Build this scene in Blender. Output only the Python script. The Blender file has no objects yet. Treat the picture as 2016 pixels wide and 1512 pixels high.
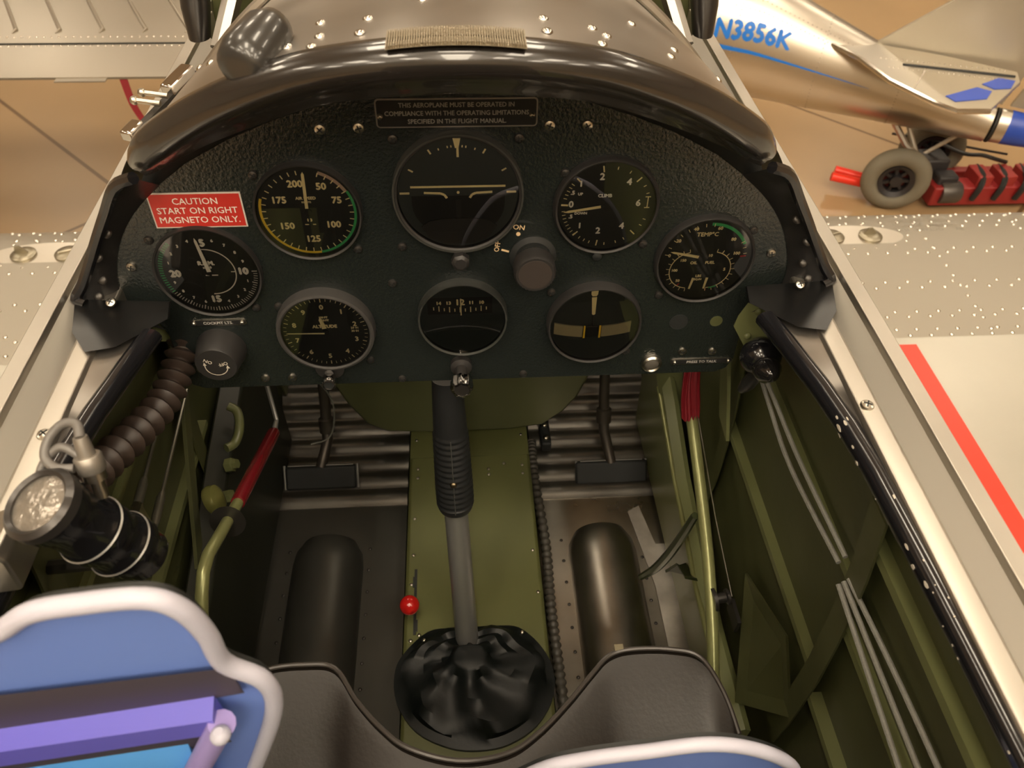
import bpy, math, random
from mathutils import Vector as V3, Matrix
random.seed(4)
pi = math.pi
R_ = math.radians

# ------------------------------------------------------------------ camera
# frame: x right, y towards the nose, z up; the lens is at the origin, hangar floor at z = FLOOR
FLOOR = -2.12
F_PX = 1500.0
CR = Matrix(((0.99775666, 0.03292597, -0.05828828),
             (-0.06397986, 0.72525744, -0.68549852),
             (0.0197033, 0.68768999, 0.72573704)))
cam = bpy.data.cameras.new('camera')
cam_o = bpy.data.objects.new('camera', cam)
bpy.context.scene.collection.objects.link(cam_o)
cam_o.matrix_world = CR.to_4x4()
cam.sensor_width = 36
cam.lens = 36 * F_PX / 2016
cam.clip_start = 0.02
cam.dof.use_dof = True
cam.dof.focus_distance = 0.72
cam.dof.aperture_fstop = 12
bpy.context.scene.camera = cam_o

# ------------------------------------------------------------------ world and exposure
sc = bpy.context.scene
w = bpy.data.worlds.new('world'); sc.world = w; w.use_nodes = True
bg = w.node_tree.nodes['Background']
bg.inputs[0].default_value = (1.0, 0.80, 0.56, 1)
bg.inputs[1].default_value = 0.30
vs = sc.view_settings
vs.view_transform = 'Standard'; vs.look = 'None'; vs.gamma = 1; vs.use_curve_mapping = False
vs.exposure = 0.22
LAMP = 19.0          # strength of the ceiling luminaires

# ------------------------------------------------------------------ materials
MATS = {}
def mat(name, col, rough=0.5, metal=0.0, bump=0.0, bscale=200.0, var=0.0, vscale=6.0, coat=0.0, spec=0.5, emit=None, estr=0.0, trans=0.0, stretch=None, rvar=0.0):
    if name in MATS: return MATS[name]
    m = bpy.data.materials.new(name); m.use_nodes = True
    nt = m.node_tree; b = nt.nodes['Principled BSDF']
    b.inputs['Base Color'].default_value = (*col, 1)
    b.inputs['Roughness'].default_value = rough
    b.inputs['Metallic'].default_value = metal
    b.inputs['Coat Weight'].default_value = coat
    b.inputs['Specular IOR Level'].default_value = spec
    if trans: b.inputs['Transmission Weight'].default_value = trans
    if emit:
        b.inputs['Emission Color'].default_value = (*emit, 1); b.inputs['Emission Strength'].default_value = estr
    tc = nt.nodes.new('ShaderNodeTexCoord'); mp = nt.nodes.new('ShaderNodeMapping')
    nt.links.new(tc.outputs['Object'], mp.inputs[0])
    if stretch: mp.inputs['Scale'].default_value = stretch
    if var or rvar:
        n = nt.nodes.new('ShaderNodeTexNoise'); n.inputs['Scale'].default_value = vscale; n.inputs['Detail'].default_value = 5
        nt.links.new(mp.outputs[0], n.inputs['Vector'])
        if var:
            r = nt.nodes.new('ShaderNodeValToRGB')
            r.color_ramp.elements[0].position = .3; r.color_ramp.elements[1].position = .7
            r.color_ramp.elements[0].color = (*[c * (1 - var) for c in col], 1)
            r.color_ramp.elements[1].color = (*[min(1, c * (1 + var)) for c in col], 1)
            nt.links.new(n.outputs['Fac'], r.inputs[0]); nt.links.new(r.outputs[0], b.inputs['Base Color'])
        if rvar:
            q = nt.nodes.new('ShaderNodeMapRange')
            q.inputs['To Min'].default_value = max(0.02, rough - rvar); q.inputs['To Max'].default_value = rough + rvar
            nt.links.new(n.outputs['Fac'], q.inputs['Value']); nt.links.new(q.outputs[0], b.inputs['Roughness'])
    if bump:
        n2 = nt.nodes.new('ShaderNodeTexNoise'); n2.inputs['Scale'].default_value = bscale; n2.inputs['Detail'].default_value = 3
        nt.links.new(mp.outputs[0], n2.inputs['Vector'])
        bm = nt.nodes.new('ShaderNodeBump'); bm.inputs['Strength'].default_value = bump; bm.inputs['Distance'].default_value = 0.002
        nt.links.new(n2.outputs['Fac'], bm.inputs['Height']); nt.links.new(bm.outputs[0], b.inputs['Normal'])
    MATS[name] = m
    return m

GREEN = mat('interior_green', (0.074, 0.079, 0.032), .42, var=.12, vscale=9, bump=.1, bscale=60)
GREENL = mat('interior_green_light', (0.140, 0.152, 0.063), .33, var=.1, vscale=8)
TUNNEL = mat('tunnel_green', (0.1025, 0.1082, 0.03772), .42, var=.08, vscale=10)
PANEL = mat('crackle_black', (0.0115, 0.0150, 0.0140), .24, bump=.38, bscale=420, spec=.9)
BLACK = mat('satin_black', (0.01804, 0.01722, 0.01722), .38, bump=.08, bscale=300)
MATTE = mat('matte_black', (0.01312, 0.01476, 0.01476), .6)
GLOSSB = mat('gloss_black', (0.0082, 0.0082, 0.00984), .2, coat=.5, bump=.05, bscale=40)
KNOB = mat('knob_black', (0.0246, 0.02296, 0.02214), .45)
RUBBER = mat('rubber', (0.01804, 0.01476, 0.01312), .55)
LEATHER = mat('black_leather', (0.0115, 0.0088, 0.0072), .40, bump=.10, bscale=260)
BOOT = mat('gaiter_leather', (0.0041, 0.00574, 0.00574), .45, bump=.1, bscale=160, spec=.3)
DIAL = mat('dial_black', (0.01804, 0.0205, 0.01968), .6)
DIALG = mat('dial_grey', (0.041, 0.0492, 0.04756), .6)
LUME = mat('lume_cream', (0.95, 0.84, 0.48), .6)
WHITEM = mat('mark_white', (0.95, 0.93, 0.84), .6)
YEL = mat('arc_yellow', (0.95, 0.68, 0.06), .6)
GRN = mat('arc_green', (0.06, 0.48, 0.16), .6)
PNK = mat('arc_pink', (0.55, 0.40, 0.30), .6)
REDM = mat('arc_red', (0.55, 0.03, 0.03), .6)
SCREW = mat('screw_steel', (0.5084, 0.4756, 0.41), .28, 1.0)
DSCREW = mat('screw_dark', (0.0574, 0.0533, 0.0492), .35, .7)
CHROME = mat('chrome', (0.615, 0.5904, 0.5576), .12, 1.0)
STEEL = mat('steel_tube', (0.34, 0.335, 0.32), .36, .7, rvar=.06, vscale=14)
ALU = mat('aluminium_skin', (0.6068, 0.5658, 0.492), .33, .92, var=.05, vscale=3, rvar=.07, bump=.15, bscale=5)
ALUR = mat('aluminium_rail', (0.5084, 0.4797, 0.4264), .40, 1.0, var=.06, vscale=12, rvar=.08)
ALUP = mat('silver_paint', (0.451, 0.4182, 0.3444), .35, .55, rvar=.08, vscale=8)
ALUF = mat('lit_floor_metal', (0.3608, 0.3362, 0.2952), .30, 1.0, var=.3, vscale=9, rvar=.12, bump=.15, bscale=30)  # right footwell metal; light falling from overhead is put into its paler colour
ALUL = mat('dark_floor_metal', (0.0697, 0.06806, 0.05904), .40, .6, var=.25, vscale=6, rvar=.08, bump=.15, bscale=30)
ALUD = mat('worn_floor_metal', (0.1968, 0.182, 0.1599), .36, .85, var=.35, vscale=7, rvar=.12, bump=.2, bscale=30)
SCUT = mat('scuttle_metal', (0.41, 0.3813, 0.3444), .33, .95, var=.16, vscale=11, rvar=.10, bump=.12, bscale=16)
ROLL = mat('coaming_black', (0.0164, 0.01394, 0.0123), .24, coat=.6, bump=.06, bscale=30)
FABRIC = mat('wing_fabric', (0.3854, 0.369, 0.3157), .3, .2, bump=.2, bscale=20, var=.03)
WINGM = mat('wing_metal', (0.3526, 0.3239, 0.2706), .42, .6, bump=.1, bscale=4, rvar=.06)
RIVET = mat('rivet_alu', (0.697, 0.6724, 0.6232), .16, 1.0)
RED = mat('stripe_red', (0.80, 0.035, 0.015), .35)
REDP = mat('placard_red', (0.5084, 0.0328, 0.0246), .35)
REDG = mat('grip_red', (0.164, 0.0082, 0.01312), .25, coat=.5)
REDB = mat('ball_red', (0.451, 0.00984, 0.0082), .2, coat=.6)
REDC = mat('red_cloth', (0.2132, 0.0082, 0.01476), .6, bump=.4, bscale=120)
TUBEG = mat('tube_green', (0.246, 0.2542, 0.1066), .28, .35)
CABLE = mat('cable_white', (0.246, 0.246, 0.2214), .6, bump=.5, bscale=500)
SIGNB = mat('board_blue', (0.16, 0.26, 0.68), .35)
SIGNP = mat('board_purple', (0.12, 0.11, 0.55), .35)
SIGNC = mat('board_sky', (0.10, 0.36, 0.85), .35)
SIGND = mat('board_dark', (0.055, 0.045, 0.06), .5)
RIM = mat('board_white_rim', (0.50, 0.50, 0.60), .4)
BLUEP = mat('blue_paint', (0.0123, 0.1804, 0.697), .35)
BLUED = mat('blue_tail_paint', (0.0246, 0.0738, 0.451), .35)
TYRE = mat('grey_tyre', (0.164, 0.1476, 0.1066), .7, var=.1)
ENAM = mat('enamel_black_plate', (0.0164, 0.0164, 0.0164), .35)
MESH = mat('woven_vent', (0.3444, 0.2952, 0.2132), .4, .7, bump=.8, bscale=500)
PITCHFACE = mat('lamp_lens', (0.2952, 0.2706, 0.2378), .22, .6, bump=1.0, bscale=90, var=.25, vscale=110)

def floor_mat():
    m = mat('hangar_floor', (0.3772, 0.2542, 0.1353), .30, var=.10, vscale=.9, coat=.15)
    nt = m.node_tree; b = nt.nodes['Principled BSDF']
    tc = nt.nodes.new('ShaderNodeTexCoord')
    mp = nt.nodes.new('ShaderNodeMapping'); mp.inputs['Rotation'].default_value = (0, 0, R_(46)); mp.inputs['Location'].default_value = (0.6, 1.63, 0)
    br = nt.nodes.new('ShaderNodeTexBrick'); br.offset = 0
    br.inputs['Scale'].default_value = 1; br.inputs['Brick Width'].default_value = 3.2; br.inputs['Row Height'].default_value = 3.2
    br.inputs['Mortar Size'].default_value = .014; br.inputs['Mortar Smooth'].default_value = .5
    br.inputs['Color1'].default_value = (1, 1, 1, 1); br.inputs['Color2'].default_value = (.93, .92, .9, 1); br.inputs['Mortar'].default_value = (.38, .33, .27, 1)
    nt.links.new(tc.outputs['Object'], mp.inputs[0]); nt.links.new(mp.outputs[0], br.inputs['Vector'])
    old = b.inputs['Base Color'].links[0].from_socket
    mx = nt.nodes.new('ShaderNodeMix'); mx.data_type = 'RGBA'; mx.blend_type = 'MULTIPLY'; mx.inputs[0].default_value = 1
    nt.links.new(old, mx.inputs[6]); nt.links.new(br.outputs['Color'], mx.inputs[7]); nt.links.new(mx.outputs[2], b.inputs['Base Color'])
    return m
def glass_mat():
    m = bpy.data.materials.new('gauge_glass'); m.use_nodes = True; nt = m.node_tree; nt.nodes.clear()
    o = nt.nodes.new('ShaderNodeOutputMaterial'); mx = nt.nodes.new('ShaderNodeMixShader')
    t = nt.nodes.new('ShaderNodeBsdfTransparent'); g = nt.nodes.new('ShaderNodeBsdfGlossy'); g.inputs['Roughness'].default_value = .01
    fr = nt.nodes.new('ShaderNodeFresnel'); fr.inputs['IOR'].default_value = 1.7
    nt.links.new(fr.outputs[0], mx.inputs[0]); nt.links.new(t.outputs[0], mx.inputs[1]); nt.links.new(g.outputs[0], mx.inputs[2]); nt.links.new(mx.outputs[0], o.inputs[0])
    return m
GLASS = glass_mat()

# ------------------------------------------------------------------ mesh tools
def basis(n):
    n = V3(n).normalized()
    a = V3((1, 0, 0)) if abs(n.x) < .9 else V3((0, 1, 0))
    u = (a - n * a.dot(n)).normalized()
    return u, n.cross(u), n
class MB:
    def __init__(s): s.v = []; s.f = []
    def add(s, vs, fs):
        k = len(s.v); s.v += [V3(p) for p in vs]; s.f += [tuple(i + k for i in f) for f in fs]; return s
    def box(s, c, size, ax=None):
        c = V3(c); ax = ax or (V3((1, 0, 0)), V3((0, 1, 0)), V3((0, 0, 1)))
        vs = [c + ax[0] * (i * size[0] / 2) + ax[1] * (j * size[1] / 2) + ax[2] * (k * size[2] / 2) for i in (-1, 1) for j in (-1, 1) for k in (-1, 1)]
        return s.add(vs, [(0, 1, 3, 2), (4, 6, 7, 5), (0, 4, 5, 1), (2, 3, 7, 6), (0, 2, 6, 4), (1, 5, 7, 3)])
    def loft(s, rings, close=True, capa=True, capb=True):
        n = len(rings[0]); vs = [p for r in rings for p in r]; fs = []
        for i in range(len(rings) - 1):
            for j in range(n if close else n - 1):
                a = i * n + j; b = i * n + (j + 1) % n
                fs.append((a, b, b + n, a + n))
        if close and capa: fs.append(tuple(range(n))[::-1])
        if close and capb: fs.append(tuple((len(rings) - 1) * n + j for j in range(n)))
        return s.add(vs, fs)
    def tube(s, pts, r, n=12, squash=None):
        pts = [V3(p) for p in pts]; rs = r if isinstance(r, (list, tuple)) else [r] * len(pts)
        t0 = (pts[1] - pts[0]).normalized(); u, v, _ = basis(t0); rings = []
        for i, p in enumerate(pts):
            t = (pts[min(i + 1, len(pts) - 1)] - pts[max(i - 1, 0)]).normalized()
            u = (u - t * u.dot(t)).normalized(); v = t.cross(u)
            rings.append([p + (u * math.cos(a) + v * math.sin(a)) * rs[i] for a in [2 * pi * k / n for k in range(n)]])
        return s.loft(rings)
    def lathe(s, o, axis, prof, n=32, us=None):
        o = V3(o); u, v, t = basis(axis)
        rings = [[o + t * h + (u * math.cos(a) + v * math.sin(a)) * r for a in [2 * pi * k / n for k in range(n)]] for r, h in prof]
        return s.loft(rings)
    def ringlathe(s, o, axis, prof, n=40):      # closed profile loop
        o = V3(o); u, v, t = basis(axis)
        rings = [[o + t * h + (u * math.cos(a) + v * math.sin(a)) * r for r, h in prof] for a in [2 * pi * k / n for k in range(n)]]
        rings.append(rings[0]); return s.loft(rings, True, False, False)
    def ball(s, c, r, n=16, sc=(1, 1, 1)):
        c = V3(c); rings = []
        for i in range(1, n // 2):
            th = pi * i / (n // 2)
            rings.append([c + V3((r * math.sin(th) * math.cos(2 * pi * k / n) * sc[0], r * math.sin(th) * math.sin(2 * pi * k / n) * sc[1], r * math.cos(th) * sc[2])) for k in range(n)])
        return s.loft(rings)
    def dome(s, c, nrm, r, h, n=12):
        return s.lathe(c, nrm, [(r, 0), (r * .92, h * .45), (r * .65, h * .85), (r * .25, h)], n)
    def grid(s, fn, nu, nv, thick=None):
        vs = [V3(fn(i / nu, j / nv)) for i in range(nu + 1) for j in range(nv + 1)]
        fs = [(i * (nv + 1) + j, (i + 1) * (nv + 1) + j, (i + 1) * (nv + 1) + j + 1, i * (nv + 1) + j + 1) for i in range(nu) for j in range(nv)]
        if not thick: return s.add(vs, fs)
        t = V3(thick); m = len(vs); vs2 = [p + t for p in vs]
        fs2 = [tuple(i + m for i in f[::-1]) for f in fs]
        rim = [i * (nv + 1) for i in range(nu + 1)] + [nu * (nv + 1) + j for j in range(1, nv + 1)] + [i * (nv + 1) + nv for i in range(nu - 1, -1, -1)] + [j for j in range(nv - 1, 0, -1)]
        side = [(rim[k], rim[(k + 1) % len(rim)], rim[(k + 1) % len(rim)] + m, rim[k] + m) for k in range(len(rim))]
        return s.add(vs + vs2, fs + fs2 + side)
    def plate(s, pts, thick):      # pts: 3-D outline (planar), thick: vector
        t = V3(thick); pts = [V3(p) for p in pts]; n = len(pts)
        return s.add(pts + [p + t for p in pts], [tuple(range(n)), tuple(range(n, 2 * n))[::-1]] + [(i, (i + 1) % n, (i + 1) % n + n, i + n) for i in range(n)])
    def build(s, name, m, parent=None, bevel=0, label=None, kind=None, cat=None, group=None, flat=False, recalc=True):
        if parent is not None: o0 = V3(parent['_o'])
        else:
            xs = [p.x for p in s.v]; ys = [p.y for p in s.v]; zs = [p.z for p in s.v]
            o0 = V3(((min(xs) + max(xs)) / 2, (min(ys) + max(ys)) / 2, min(zs)))
        me = bpy.data.meshes.new(name); me.from_pydata([p - o0 for p in s.v], [], s.f)
        me.validate(); me.update()
        import bmesh
        if recalc:
            b = bmesh.new(); b.from_mesh(me); bmesh.ops.recalc_face_normals(b, faces=b.faces); b.to_mesh(me); b.free()
        if not flat:
            for p in me.polygons: p.use_smooth = True
            me.set_sharp_from_angle(angle=R_(38))
        me.materials.append(m)
        o = bpy.data.objects.new(name, me); sc.collection.objects.link(o)
        o['_o'] = tuple(o0)
        if parent is not None: o.parent = parent
        else: o.location = o0
        if bevel:
            md = o.modifiers.new('bevel', 'BEVEL'); md.width = bevel; md.segments = 2; md.limit_method = 'ANGLE'
        if label: o['label'] = label
        if cat: o['category'] = cat
        if group: o['group'] = group
        if kind: o['kind'] = kind
        return o
def thing(name, label, cat, loc, group=None):
    o = bpy.data.objects.new(name, None); sc.collection.objects.link(o); o.empty_display_size = .02
    o.location = loc; o['_o'] = tuple(loc); o['label'] = label; o['category'] = cat
    if group: o['group'] = group
    return o
def text(mb, s, size, fr, at=(0, 0), rot=0, align='CENTER', depth=.0003, bold=0.0, sx=1.0, warp=None, spacing=1.0):
    O, U, V, N = fr
    cu = bpy.data.curves.new('t', 'FONT'); cu.body = s; cu.size = size; cu.align_x = align; cu.align_y = 'CENTER'
    cu.resolution_u = 2; cu.space_line = spacing
    ob = bpy.data.objects.new('t', cu); sc.collection.objects.link(ob)
    dg = bpy.context.evaluated_depsgraph_get(); me = bpy.data.meshes.new_from_object(ob.evaluated_get(dg))
    c, q = math.cos(rot), math.sin(rot)
    sh = [(0, 0)] if bold <= 0 else [(0, 0), (bold, 0), (-bold, 0), (0, bold), (0, -bold)]
    for kk, (ox_, oy_) in enumerate(sh):          # stroke weight: the glyph repeated with tiny shifts
        vs = []
        for v in me.vertices:
            a, b = v.co.x * sx + ox_, v.co.y + oy_
            a, b = a * c - b * q + at[0], a * q + b * c + at[1]
            vs.append(warp(a, b) if warp else O + U * a + V * b + N * (depth + .000004 * kk))
        mb.add(vs, [tuple(p.vertices) for p in me.polygons])
    bpy.data.objects.remove(ob); bpy.data.curves.remove(cu); bpy.data.meshes.remove(me)
def catmull(pts, k=6, closed=False):
    P = [V3(p) for p in pts]; n = len(P); out = []
    rng = range(n) if closed else range(n - 1)
    for i in rng:
        g = (lambda j: P[j % n]) if closed else (lambda j: P[max(0, min(n - 1, j))])
        a, b, c, d = g(i - 1), g(i), g(i + 1), g(i + 2)
        for t in [x / k for x in range(k)]:
            out.append(.5 * ((2 * b) + (c - a) * t + (2 * a - 5 * b + 4 * c - d) * t * t + (3 * b - 3 * c + d - a) * t ** 3))
    if not closed: out.append(P[-1])
    return out
def lerp(a, b, t): return a + (b - a) * t
def interp(x, xs, ys):
    if x <= xs[0]: return ys[0]
    for i in range(len(xs) - 1):
        if x <= xs[i + 1]: return lerp(ys[i], ys[i + 1], (x - xs[i]) / (xs[i + 1] - xs[i]))
    return ys[-1]

# ================================================================== HANGAR
def struct(mb, name, m, **k): return mb.build(name, m, kind='structure', **k)
struct(MB().box((0, 4, FLOOR - .1), (34, 34, .2)), 'floor', floor_mat())
WALLM = mat('hangar_wall', (0.451, 0.3772, 0.2788), .7, var=.1, vscale=.6)
for nm, c, s in (('wall_front', (0, 21.1, 2.5), (34, .2, 9.3)), ('wall_back', (0, -13.1, 2.5), (34, .2, 9.3)), ('wall_left', (-17.1, 4, 2.5), (.2, 34.2, 9.3)), ('wall_right', (17.1, 4, 2.5), (.2, 34.2, 9.3))):
    struct(MB().box(c, s), nm, WALLM)
struct(MB().box((0, 4, 7.3), (34.4, 34.4, .2)), 'ceiling', mat('hangar_ceiling', (0.656, 0.5904, 0.492), .8))
LIT = mat('lamp_diffuser', (1, 1, 1), .5, emit=(1.0, 0.86, 0.66), estr=LAMP)
HOUS = mat('lamp_housing', (0.492, 0.492, 0.4756), .4)
def luminaire(x, y, sx, sy):
    t = thing('ceiling_light', 'rectangular warm white hangar luminaire under the ceiling', 'ceiling light', (x, y, 7.05), 'hangar ceiling lights')
    MB().box((x, y, 7.13), (sx + .1, sy + .1, .14)).build('housing', HOUS, t)
    MB().box((x, y, 7.04), (sx, sy, .04)).build('diffuser', LIT, t)
for x in (-8.5, -2.6, 2.6, 8.5):
    for y in (-8, -3.0, 3.2, 9, 15): luminaire(x, y, .9, 2.4)
for y in (-11, -8.2, -5.4, -1.2): luminaire(0, y, 1.2, 2.4)  # centre column added behind the camera to brighten the instrument panel
for x in (-5.5, 5.5):
    for y in (-10, -6): luminaire(x, y, 1.2, 2.4)  # further rear lights, added only to throw more light onto the panel

# ================================================================== PANEL FRAME
tl = R_(3.6)
PO = V3((-.0023, .5155, -.3262)); PU = V3((1, 0, 0)); PV = V3((0, math.sin(tl), math.cos(tl))); PN = V3((0, -math.cos(tl), math.sin(tl)))
def pp(u, v, h=0): return PO + PU * u + PV * v + PN * h
half = [(0, .080), (.05, .078), (.095, .070), (.13, .059), (.165, .045), (.20, .027), (.232, .004), (.258, -.022), (.276, -.05), (.284, -.08), (.284, -.108), (.262, -.120), (.257, -.135), (.257, -.182), (.252, -.194), (.242, -.199)]
outl = half + [(-a, b) for a, b in reversed(half[1:])]
pan = thing('instrument_panel', 'black crackle-finish metal instrument panel across the cockpit', 'instrument panel', pp(0, -.199))
m = MB(); m.plate([pp(a, b, -.003) for a, b in outl], PN * .003); m.build('panel_plate', PANEL, pan, bevel=.0008)
def screw(u, v, parent, mm, r=.0042, h=0.0, nm='screw', N=PN, pos=None):
    m = MB(); c = pos if pos is not None else pp(u, v, h)
    U1, V1, _ = basis(N)
    m.lathe(c, N, [(r, 0), (r, .0006), (r * .88, .0017), (r * .5, .0024), (r * .12, .0026)], 16)
    a = random.random() * 3
    o = m.build(nm, mm, parent)
    s = MB(); d = U1 * math.cos(a) + V1 * math.sin(a); e = U1 * -math.sin(a) + V1 * math.cos(a)
    for d1, e1 in ((d, e), (e, d)): s.box(c + N * .0024, (r * 1.2, r * .22, .0007), (d1, e1, V3(N)))
    s.build('cross_slot', MATTE, o)
    return o
for u, v in ((-.0978, .0514), (-.0701, .0521), (.0686, .0521), (.0964, .0518), (.2638, -.0636), (-.266, -.0624), (-.2396, -.1745), (-.1845, -.1882), (-.16, -.1886), (.2053, -.1709), (.2343, -.1721)):
    screw(u, v, pan, SCREW)
for u, v in ((-.1527, .0165), (-.0465, .0433), (.0464, .0427), (.0826, .0139), (-.047, -.0489), (-.0828, -.0504), (-.0581, -.0848), (.0774, -.0986), (-.1758, -.1066), (-.1569, -.1061), (.1515, -.0516), (-.0589, -.1944), (.0555, -.1929), (.1512, -.1681), (-.0857, -.1697), (-.2451, -.0381), (.173, -.1044), (.243, -.0407)):
    screw(u, v, pan, DSCREW, r=.0038)
m = MB(); m.ringlathe(pp(.196, -.1359), PN, [(.0075, 0), (.0085, 0), (.0085, .0006), (.0075, .0006)], 24)
m.lathe(pp(.196, -.1359), PN, [(.0074, .0002), (.0074, .0004)], 24); m.build('blank_hole', MATTE, pan)
m = MB(); m.lathe(pp(.2309, -.136), PN, [(.0058, .0001), (.0058, .0004)], 24); m.build('open_hole', GREEN, pan, label='small green-looking hole')

# ================================================================== GAUGES
class Gauge:
    def __init__(s, name, label, u, v, R, face=None, rise=.004, facemat=None, bez=None, depth=.001, glass=True):
        s.c = (u, v); s.t = thing(name, label, 'gauge', pp(u, v - R))
        face = face or R - .0035; s.face = face; s.rise = rise
        O = pp(u, v)
        m = MB(); m.ringlathe(O, PN, [(face, rise - depth), (face + .0008, rise + .0022), (face + .0022, rise + .003), (R - .001, rise + .0022), (R, rise * .6), (R, 0), (face + .001, 0)], 64)
        m.build('bezel', bez or KNOB, s.t)
        m = MB(); m.lathe(O, PN, [(face + .0006, .0002), (face + .0006, rise - depth)], 64); m.build('dial_face', facemat or DIAL, s.t)
        s.h = rise - depth
        s.fr = (pp(u, v, s.h), PU, PV, PN)
        if glass:
            m = MB(); m.add([pp(u + (face + .0004) * math.cos(a), v + (face + .0004) * math.sin(a), rise + .0016) for a in [2 * pi * k / 64 for k in range(64)]], [tuple(range(64))])
            m.build('glass', GLASS, s.t, recalc=False)
    def P(s, a, b, h=.0003): return pp(s.c[0] + a, s.c[1] + b, s.h + h)
    def ticks(s, m, angs, r0, r1, w, h=.0003):
        for a in angs:
            a = R_(a); d = (math.cos(a), math.sin(a)); e = (-d[1] * w / 2, d[0] * w / 2)
            m.add([s.P(d[0] * r0 + e[0], d[1] * r0 + e[1], h), s.P(d[0] * r1 + e[0], d[1] * r1 + e[1], h), s.P(d[0] * r1 - e[0], d[1] * r1 - e[1], h), s.P(d[0] * r0 - e[0], d[1] * r0 - e[1], h)], [(0, 1, 2, 3)])
    def arc(s, m, a0, a1, r0, r1, h=.0002, c=(0, 0)):
        n = max(3, int(abs(a1 - a0) / 4)); vs = []
        for k in range(n + 1):
            a = R_(lerp(a0, a1, k / n)); vs += [s.P(c[0] + r0 * math.cos(a), c[1] + r0 * math.sin(a), h), s.P(c[0] + r1 * math.cos(a), c[1] + r1 * math.sin(a), h)]
        m.add(vs, [(2 * k, 2 * k + 1, 2 * k + 3, 2 * k + 2) for k in range(n)])
    def line(s, m, pts, w, h=.0004):
        for (a, b), (c, d) in zip(pts, pts[1:]):
            l = math.hypot(c - a, d - b); e = (-(d - b) / l * w / 2, (c - a) / l * w / 2)
            m.add([s.P(a + e[0], b + e[1], h), s.P(c + e[0], d + e[1], h), s.P(c - e[0], d - e[1], h), s.P(a - e[0], b - e[1], h)], [(0, 1, 2, 3)])
    def txt(s, m, t, size, at, bold=.0002, rot=0, sx=1.0): text(m, t, size, s.fr, at, rot=rot, bold=bold * 1.7, sx=sx)
    def needle(s, mt, a, b, w0, w1, h=.0012, tip=.0, name='needle', th=.0004):
        (x0, y0), (x1, y1) = a, b; l = math.hypot(x1 - x0, y1 - y0); d = ((x1 - x0) / l, (y1 - y0) / l); e = (-d[1], d[0])
        o = [(x0 - e[0] * w0 / 2, y0 - e[1] * w0 / 2), (x1 - d[0] * tip - e[0] * w1 / 2, y1 - d[1] * tip - e[1] * w1 / 2)]
        if tip: o.append((x1, y1))
        o += [(x1 - d[0] * tip + e[0] * w1 / 2, y1 - d[1] * tip + e[1] * w1 / 2), (x0 + e[0] * w0 / 2, y0 + e[1] * w0 / 2)]
        m = MB(); m.plate([s.P(p[0], p[1], h) for p in o], PN * th); return m.build(name, mt, s.t)
    def hub(s, r=.003, h=.0008, c=(0, 0)): MB().lathe(s.P(c[0], c[1], 0), PN, [(r, 0), (r, h)], 20).build('needle_hub', MATTE, s.t)

# --- airspeed indicator
g = Gauge('airspeed_gauge', 'round airspeed dial with yellow, green and pale arcs, reading 25 to 200', -.1165, -.0143, .0418, .0388)
m = MB()
for t, p in (('200', (-.0062, .0242)), ('50', (.0130, .0218)), ('75', (.0232, .0100)), ('100', (.0178, -.0112)), ('125', (.0003, -.0238)), ('150', (-.0182, -.0118)), ('175', (-.0205, .0108))): g.txt(m, t, .0078, p, .00022)
g.txt(m, 'AIR SPEED', .0034, (0, .0122), .0001); g.txt(m, 'KNOTS', .0022, (0, .0088), .00005)
m.build('numerals', LUME, g.t)
m = MB(); A = [78 - 313 * k / 35 for k in range(36)]; A = [a for a in A]
g.ticks(m, [70 - 10.1 * k for k in range(34)], .0318, .0352, .0008); m.build('graduations', LUME, g.t)
m = MB(); g.arc(m, 160, 278, .0352, .0372); m.build('caution_arc', YEL, g.t, label='yellow arc')
m = MB(); g.arc(m, 278, 389, .0352, .0372); m.build('normal_arc', GRN, g.t, label='green arc')
m = MB(); g.arc(m, 29, 70, .0340, .0366); m.build('flap_arc', PNK, g.t, label='pale pink arc')
m = MB(); g.line(m, [(-.004, -.0105), (-.001, -.0105)], .0009); g.line(m, [(.002, -.0105), (.0045, -.0105)], .0009); g.txt(m, '1 3', .0032, (0, -.0068), .0002); m.build('small_marks', LUME, g.t)
g.hub(); g.needle(LUME, (-.0003, .004), (.0012, .0345), .0024, .0022, tip=.002)

# --- RPM
g = Gauge('rpm_gauge', 'round engine speed dial marked R.P.M. with inner white arc and green ticks', -.2058, -.0680, .0428, .0402, rise=.003)
m = MB()
for t, p in (('5', (.0015, .0275)), ('10', (.0275, .0)), ('15', (-.0005, -.0272)), ('20', (-.0268, -.001))): g.txt(m, t, .0088, p, .0004)
for k, t in enumerate(('6', '7', '8', '9')): a = R_(90 - 18 * (k + 1)); g.txt(m, t, .0035, (.031 * math.cos(a), .031 * math.sin(a)))
for k, t in enumerate(('1', '2', '3', '4')): a = R_(-18 * (k + 1)); g.txt(m, t, .0035, (.031 * math.cos(a), .031 * math.sin(a)))
for k, t in enumerate(('6', '7', '8', '9')): a = R_(-90 - 18 * (k + 1)); g.txt(m, t, .0035, (.031 * math.cos(a), .031 * math.sin(a)))
for k, t in enumerate(('1', '2', '3', '4')): a = R_(-180 - 18 * (k + 1)); g.txt(m, t, .0035, (.031 * math.cos(a), .031 * math.sin(a)))
g.txt(m, 'R.P.M.', .0052, (0, .0085), .0003); g.txt(m, 'x 100', .0030, (0, .0045), .0002)
g.line(m, [(-.003, -.003), (0, -.003)], .0011); g.line(m, [(.002, -.003), (.007, -.003)], .0011)
m.build('numerals', WHITEM, g.t)
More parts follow.
